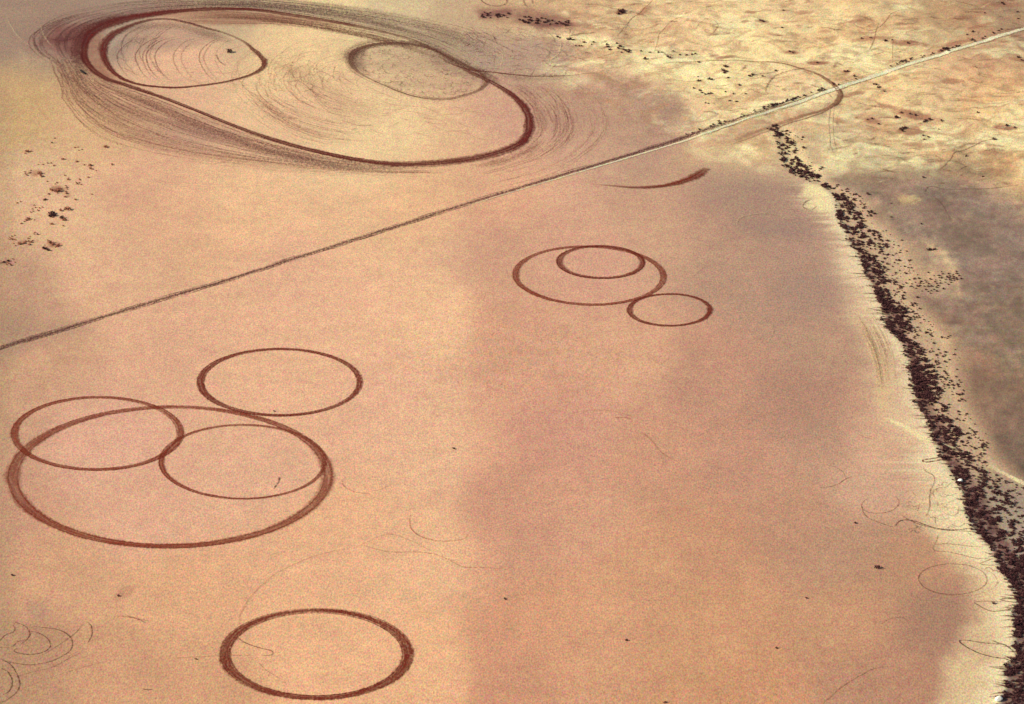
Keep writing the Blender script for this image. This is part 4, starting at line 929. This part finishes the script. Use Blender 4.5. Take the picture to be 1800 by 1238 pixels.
for k in range(95):
    a_ = LEFT[int(rng.integers(len(LEFT)))]
    place("scrub_bush", a_[0] + rng.normal(0, 6), a_[1] + rng.normal(0, 3.5), rng.uniform(.35, .75), M_RED, "small reddish shrub in the sparse scatter at the left edge of the lake bed", "shrub", "scattered red shrubs at the left edge")
def scat(n, x0, x1, y0, y1, slope=0):
    out = []
    for k in range(n):
        x = rng.uniform(x0, x1); out.append((x, rng.uniform(y0, y1) + slope * (x - x0), rng.uniform(.5, 1.1)))
    return out
G1 = scat(22, 842, 896, 21, 32) + scat(46, 912, 1000, 28, 40, .08)
for px, py, r in G1: place("scrub_bush", px, py, r * 1.15, M_LEAF, "dark shrub in the low thicket at the top edge right of the giant oval", "shrub", "shrubs of the low thicket at the top edge")
G2 = [(980,64,1),(984,66,.7),(998,70,1),(1003,70,1.1),(1008,71,.9),(1012,82,.7),(1018,82,.8),(1027,76,1),(1022,82,.7),(1040,80,.6),(1043,76,.8),(1067,80,1.1),(1069,84,1.2),(1072,88,1),(1084,78,.9),(1090,83,1.2),(1087,86,1),(1095,88,1),(1092,94,.9),(1100,91,1.2),(1105,90,1),(1104,93,1.1),(1127,91,.8),(1134,103,1.3),(1142,93,.8),(1157,93,.9),(1163,93,.7),(1174,100,1.1),(1178,102,1),(1183,90,.8),(1195,96,.9),(1207,96,.8)]
for px, py, r in G2: place("scrub_bush", px, py, r * 1.05, M_LEAF, "dark shrub in the broken line on the pale strip right of the giant oval", "shrub", "shrubs on the pale strip")
G3 = [(1216,95,.9),(1222,94,.8),(1228,109,.9),(1274,118,1.1),(1278,119,.9),(1271,125,1.5),(1275,127,1.3),(1273,130,1),(1280,138,.8),(1227,142,1.1),(1231,142,.8),(1246,139,1.3),(1250,140,1.1),(1299,151,1.0),(1220,154,.8),(1230,158,.9),(1234,162,.8),(1240,165,.8),(1246,164,1),(1250,163,.8),(1275,161,.7),(1289,165,.8),(1311,165,.8),(1294,179,.9),(1283,178,.8),(1318,135,1.2),(1323,133,1.1),(1364,124,1),(1340,136,.9),(1227,134,.6),(1240,182,.7),(1245,183,.6)]
for px, py, r in G3: place("scrub_bush", px, py, r * 1.05, M_LEAF, "dark shrub scattered on bright yellow ground inside the loop that crosses the road", "shrub", "shrubs on yellow ground by the road loop")
G4 = []
for x0, x1, n in ((1300,1330,7),(1338,1385,26),(1385,1480,24),(1560,1625,20),(1625,1760,14),(1205,1300,10)):
    for k in range(n):
        x = rng.uniform(x0, x1); y = np.interp(x, rp[:, 0], rp[:, 1]) - rng.uniform(5, 9) + rng.normal(0, 1)
        G4.append((x, y, rng.uniform(.5, 1.0)))
for px, py, r in G4: place("scrub_bush", px, py, r, M_LEAF, "small dark shrub in the row along the far side of the pale dirt road", "shrub", "shrubs along the dirt road")
G5 = [(1089,22,1.5),(1093,24,1.6),(1096,20,1.3),(1087,26,1.2),(1340,37,1),(1336,36,.8),(1342,38,.8),(1394,93,.8),(1377,19,.8),(1375,49,.8),(1388,91,.8),(1437,111,.9),(1485,127,1.1),(1490,127,.9),(1502,134,1),(1505,139,.8),(1540,148,1.1),(1543,153,1),(1546,152,.8),(1555,160,.8),(1536,147,.8),(1556,72,1),(1568,71,.8),(1557,73,1.1),(1530,67,.9),(1515,68,.8),(1596,76,.9),(1655,90,1.1),(1660,87,1.3),(1665,86,1.3),(1668,90,1),(1681,81,1.1),(1685,81,.9),(1700,62,.8),(1710,56,1),(1760,53,.8),(1575,207,1.3),(1578,207,1),(1585,199,1),(1600,201,.8),(1609,203,1),(1628,212,1.2),(1634,210,1.3),(1625,214,.9),(1655,213,1),(1584,228,1.3),(1588,226,1.1),(1586,232,1),(1592,225,.9),(1623,238,.9),(1632,240,.8),(1624,245,.7),(1719,197,.9),(1770,221,1.2),(1784,224,.9),(1747,246,1.3),(1623,313,.9),(1698,275,.8),(1728,311,.7),(1650,226,.6),(1533,210,.9),(1545,220,.8),(1525,212,.7),(1790,102,1),(1796,106,.8),(1761,5,1),(1765,8,.8),(1731,24,.7),(1788,22,.8),(1790,34,.7),(1526,342,1.1),(1619,394,.8),(1567,382,.6),(1633,440,1.3),(1636,439,1.0),(1643,439,.9),(1413,260,1.2),(1567,358,.5)]
for px, py, r in G5: place("scrub_bush", px, py, r * 1.05, M_LEAF, "lone dark shrub on hummocky ground towards the upper right", "shrub", "lone shrubs in the upper right")
for px, py, r, lab in [(1543,999,1.5,"dark round shrub alone on the lake bed left of the faint double ring"), (1503,920,.9,"tiny dark shrub alone left of the tangle of wheel marks"), (1747,1061,1.0,"tiny red-brown shrub inside the shorter pointed loop"),
    (797,789,.9,"tiny dark shrub alone near the middle of the lake bed"), (1101,1126,.9,"tiny dark shrub alone on the lower middle of the lake bed"), (209,1048,.9,"tiny dark shrub alone below the largest ring"), (22,1012,.9,"tiny dark shrub alone at the left edge below the largest ring"),
    (402,92,2.0,"dark shrub clump inside the left loop of the giant oval"), (400,90,1.4,"paler half of the clump inside the left loop"), (482,723,.7,"speck of a shrub inside the topmost circle of the left cluster"), (344,1159,.7,"speck of a shrub just left of the lone bottom circle"), (1365,1140,.7,"speck of a shrub on the lower right of the lake bed"),
    (1418,1052,.7,"tiny dark shrub alone on open lake bed in the lower right"),(888,1053,.8,"tiny brown shrub alone right of the lone bottom circle"), (1170,1236,.8,"tiny dark shrub alone at the bottom edge")]:
    if lab.startswith("paler half"): continue
    place("scrub_bush", px, py, r, M_LEAF, lab, "shrub", "shrubs standing alone")

vis = [q for q in QUEUE if -6 < q[1] < 1806 and -6 < q[2] < 1240]
vis.sort(key=lambda q: -(q[3] * pxm(q[2]) + (100 if q[7] == "shrubs standing alone" else 0)))
for q in vis[:298]: place(*q, now=True)
for mat, nm, lb in ((M_RED, "small_scrub", "smallest reddish shrubs scattered at the left edge"), (M_LEAF, "small_scrub", "smallest dark shrubs scattered over the far ground")):
    VV = []; FF = []; o = 0
    for q in vis[298:]:
        if q[4] is not mat: continue
        v, f = VAR[int(rng.integers(7))]; x, y = unproject(q[1], q[2]); r = q[3]; h = float(height(np.array(float(x)), np.array(float(y)))) - .03
        VV.append(v * [r * 1.15, r, r * .88] + [float(x), float(y), h]); FF.append(f + o); o += len(v)
    if VV:
        me = mesh_np(nm, np.concatenate(VV), np.concatenate(FF)); me.materials.append(mat)
        ob = bpy.data.objects.new(nm, me); C.objects.link(ob); ob["kind"] = "stuff"; ob["label"] = lb

# ------------------------------------------------------------------ dark stick left of the giant oval (a fallen black post) and two pale boulders
import bmesh
def boulder(name, px, py, sx, sy, sz, rz, seed, label):
    r = random.Random(seed); bm = bmesh.new(); bmesh.ops.create_icosphere(bm, subdivisions=3, radius=1)
    off = [Vector((r.uniform(-1, 1), r.uniform(-1, 1), r.uniform(-1, 1))).normalized() for _ in range(9)]
    for v in bm.verts:
        for p in off:                                        # flat broken faces
            dd = v.co.dot(p) - .78
            if dd > 0: v.co -= p * dd * .9
        v.co.x *= sx; v.co.y *= sy; v.co.z *= sz
    me = bpy.data.meshes.new(name); bm.to_mesh(me); bm.free(); me.materials.append(M_STONE)
    ob = bpy.data.objects.new(name, me); C.objects.link(ob); x, y = unproject(px, py)
    ob.location = (float(x), float(y), float(height(x, y)) + sz * .45); ob.rotation_euler = (0, 0, math.radians(rz))
    ob["label"] = label; ob["category"] = "boulder"; ob["group"] = "pale boulders at the edge of the thicket"
boulder("boulder", 1755, 1231, 2.3, 1.5, 1.3, 38, 3, "large bright white boulder at the thicket edge in the bottom right corner")
boulder("boulder", 1688, 845, 1.5, 1.1, 1.0, 30, 8, "smaller cream boulder set in the thicket edge beside the tangle of wheel marks")
x0, y0 = unproject(142, 124.5); x1, y1 = unproject(150, 131)
bm = bmesh.new(); A = Vector((float(x0), float(y0), .35)); B = Vector((float(x1), float(y1), .3)); dr = (B - A).normalized(); sd_ = dr.cross(Vector((0, 0, 1)))
ring = []
for i in range(7):
    f = i / 6; c = A.lerp(B, f) + sd_ * .18 * math.sin(f * 5); rr = .62 - .16 * abs(f - .4)
    ring.append([bm.verts.new(c + sd_ * math.cos(a) * rr + Vector((0, 0, math.sin(a) * rr * .7))) for a in [j * math.pi / 4 for j in range(8)]])
for a, b in zip(ring[:-1], ring[1:]):
    for j in range(8): bm.faces.new((a[j], a[(j + 1) % 8], b[(j + 1) % 8], b[j]))
bm.faces.new(ring[0][::-1]); bm.faces.new(ring[-1])
me = bpy.data.meshes.new("log"); bm.to_mesh(me); bm.free(); me.materials.append(plain("charred_wood", (.008, .007, .006), (.02, .016, .014), 2))
lg = bpy.data.objects.new("log", me); C.objects.link(lg)
lg["label"] = "short black log lying slantwise just outside the left end of the giant oval"; lg["category"] = "log"
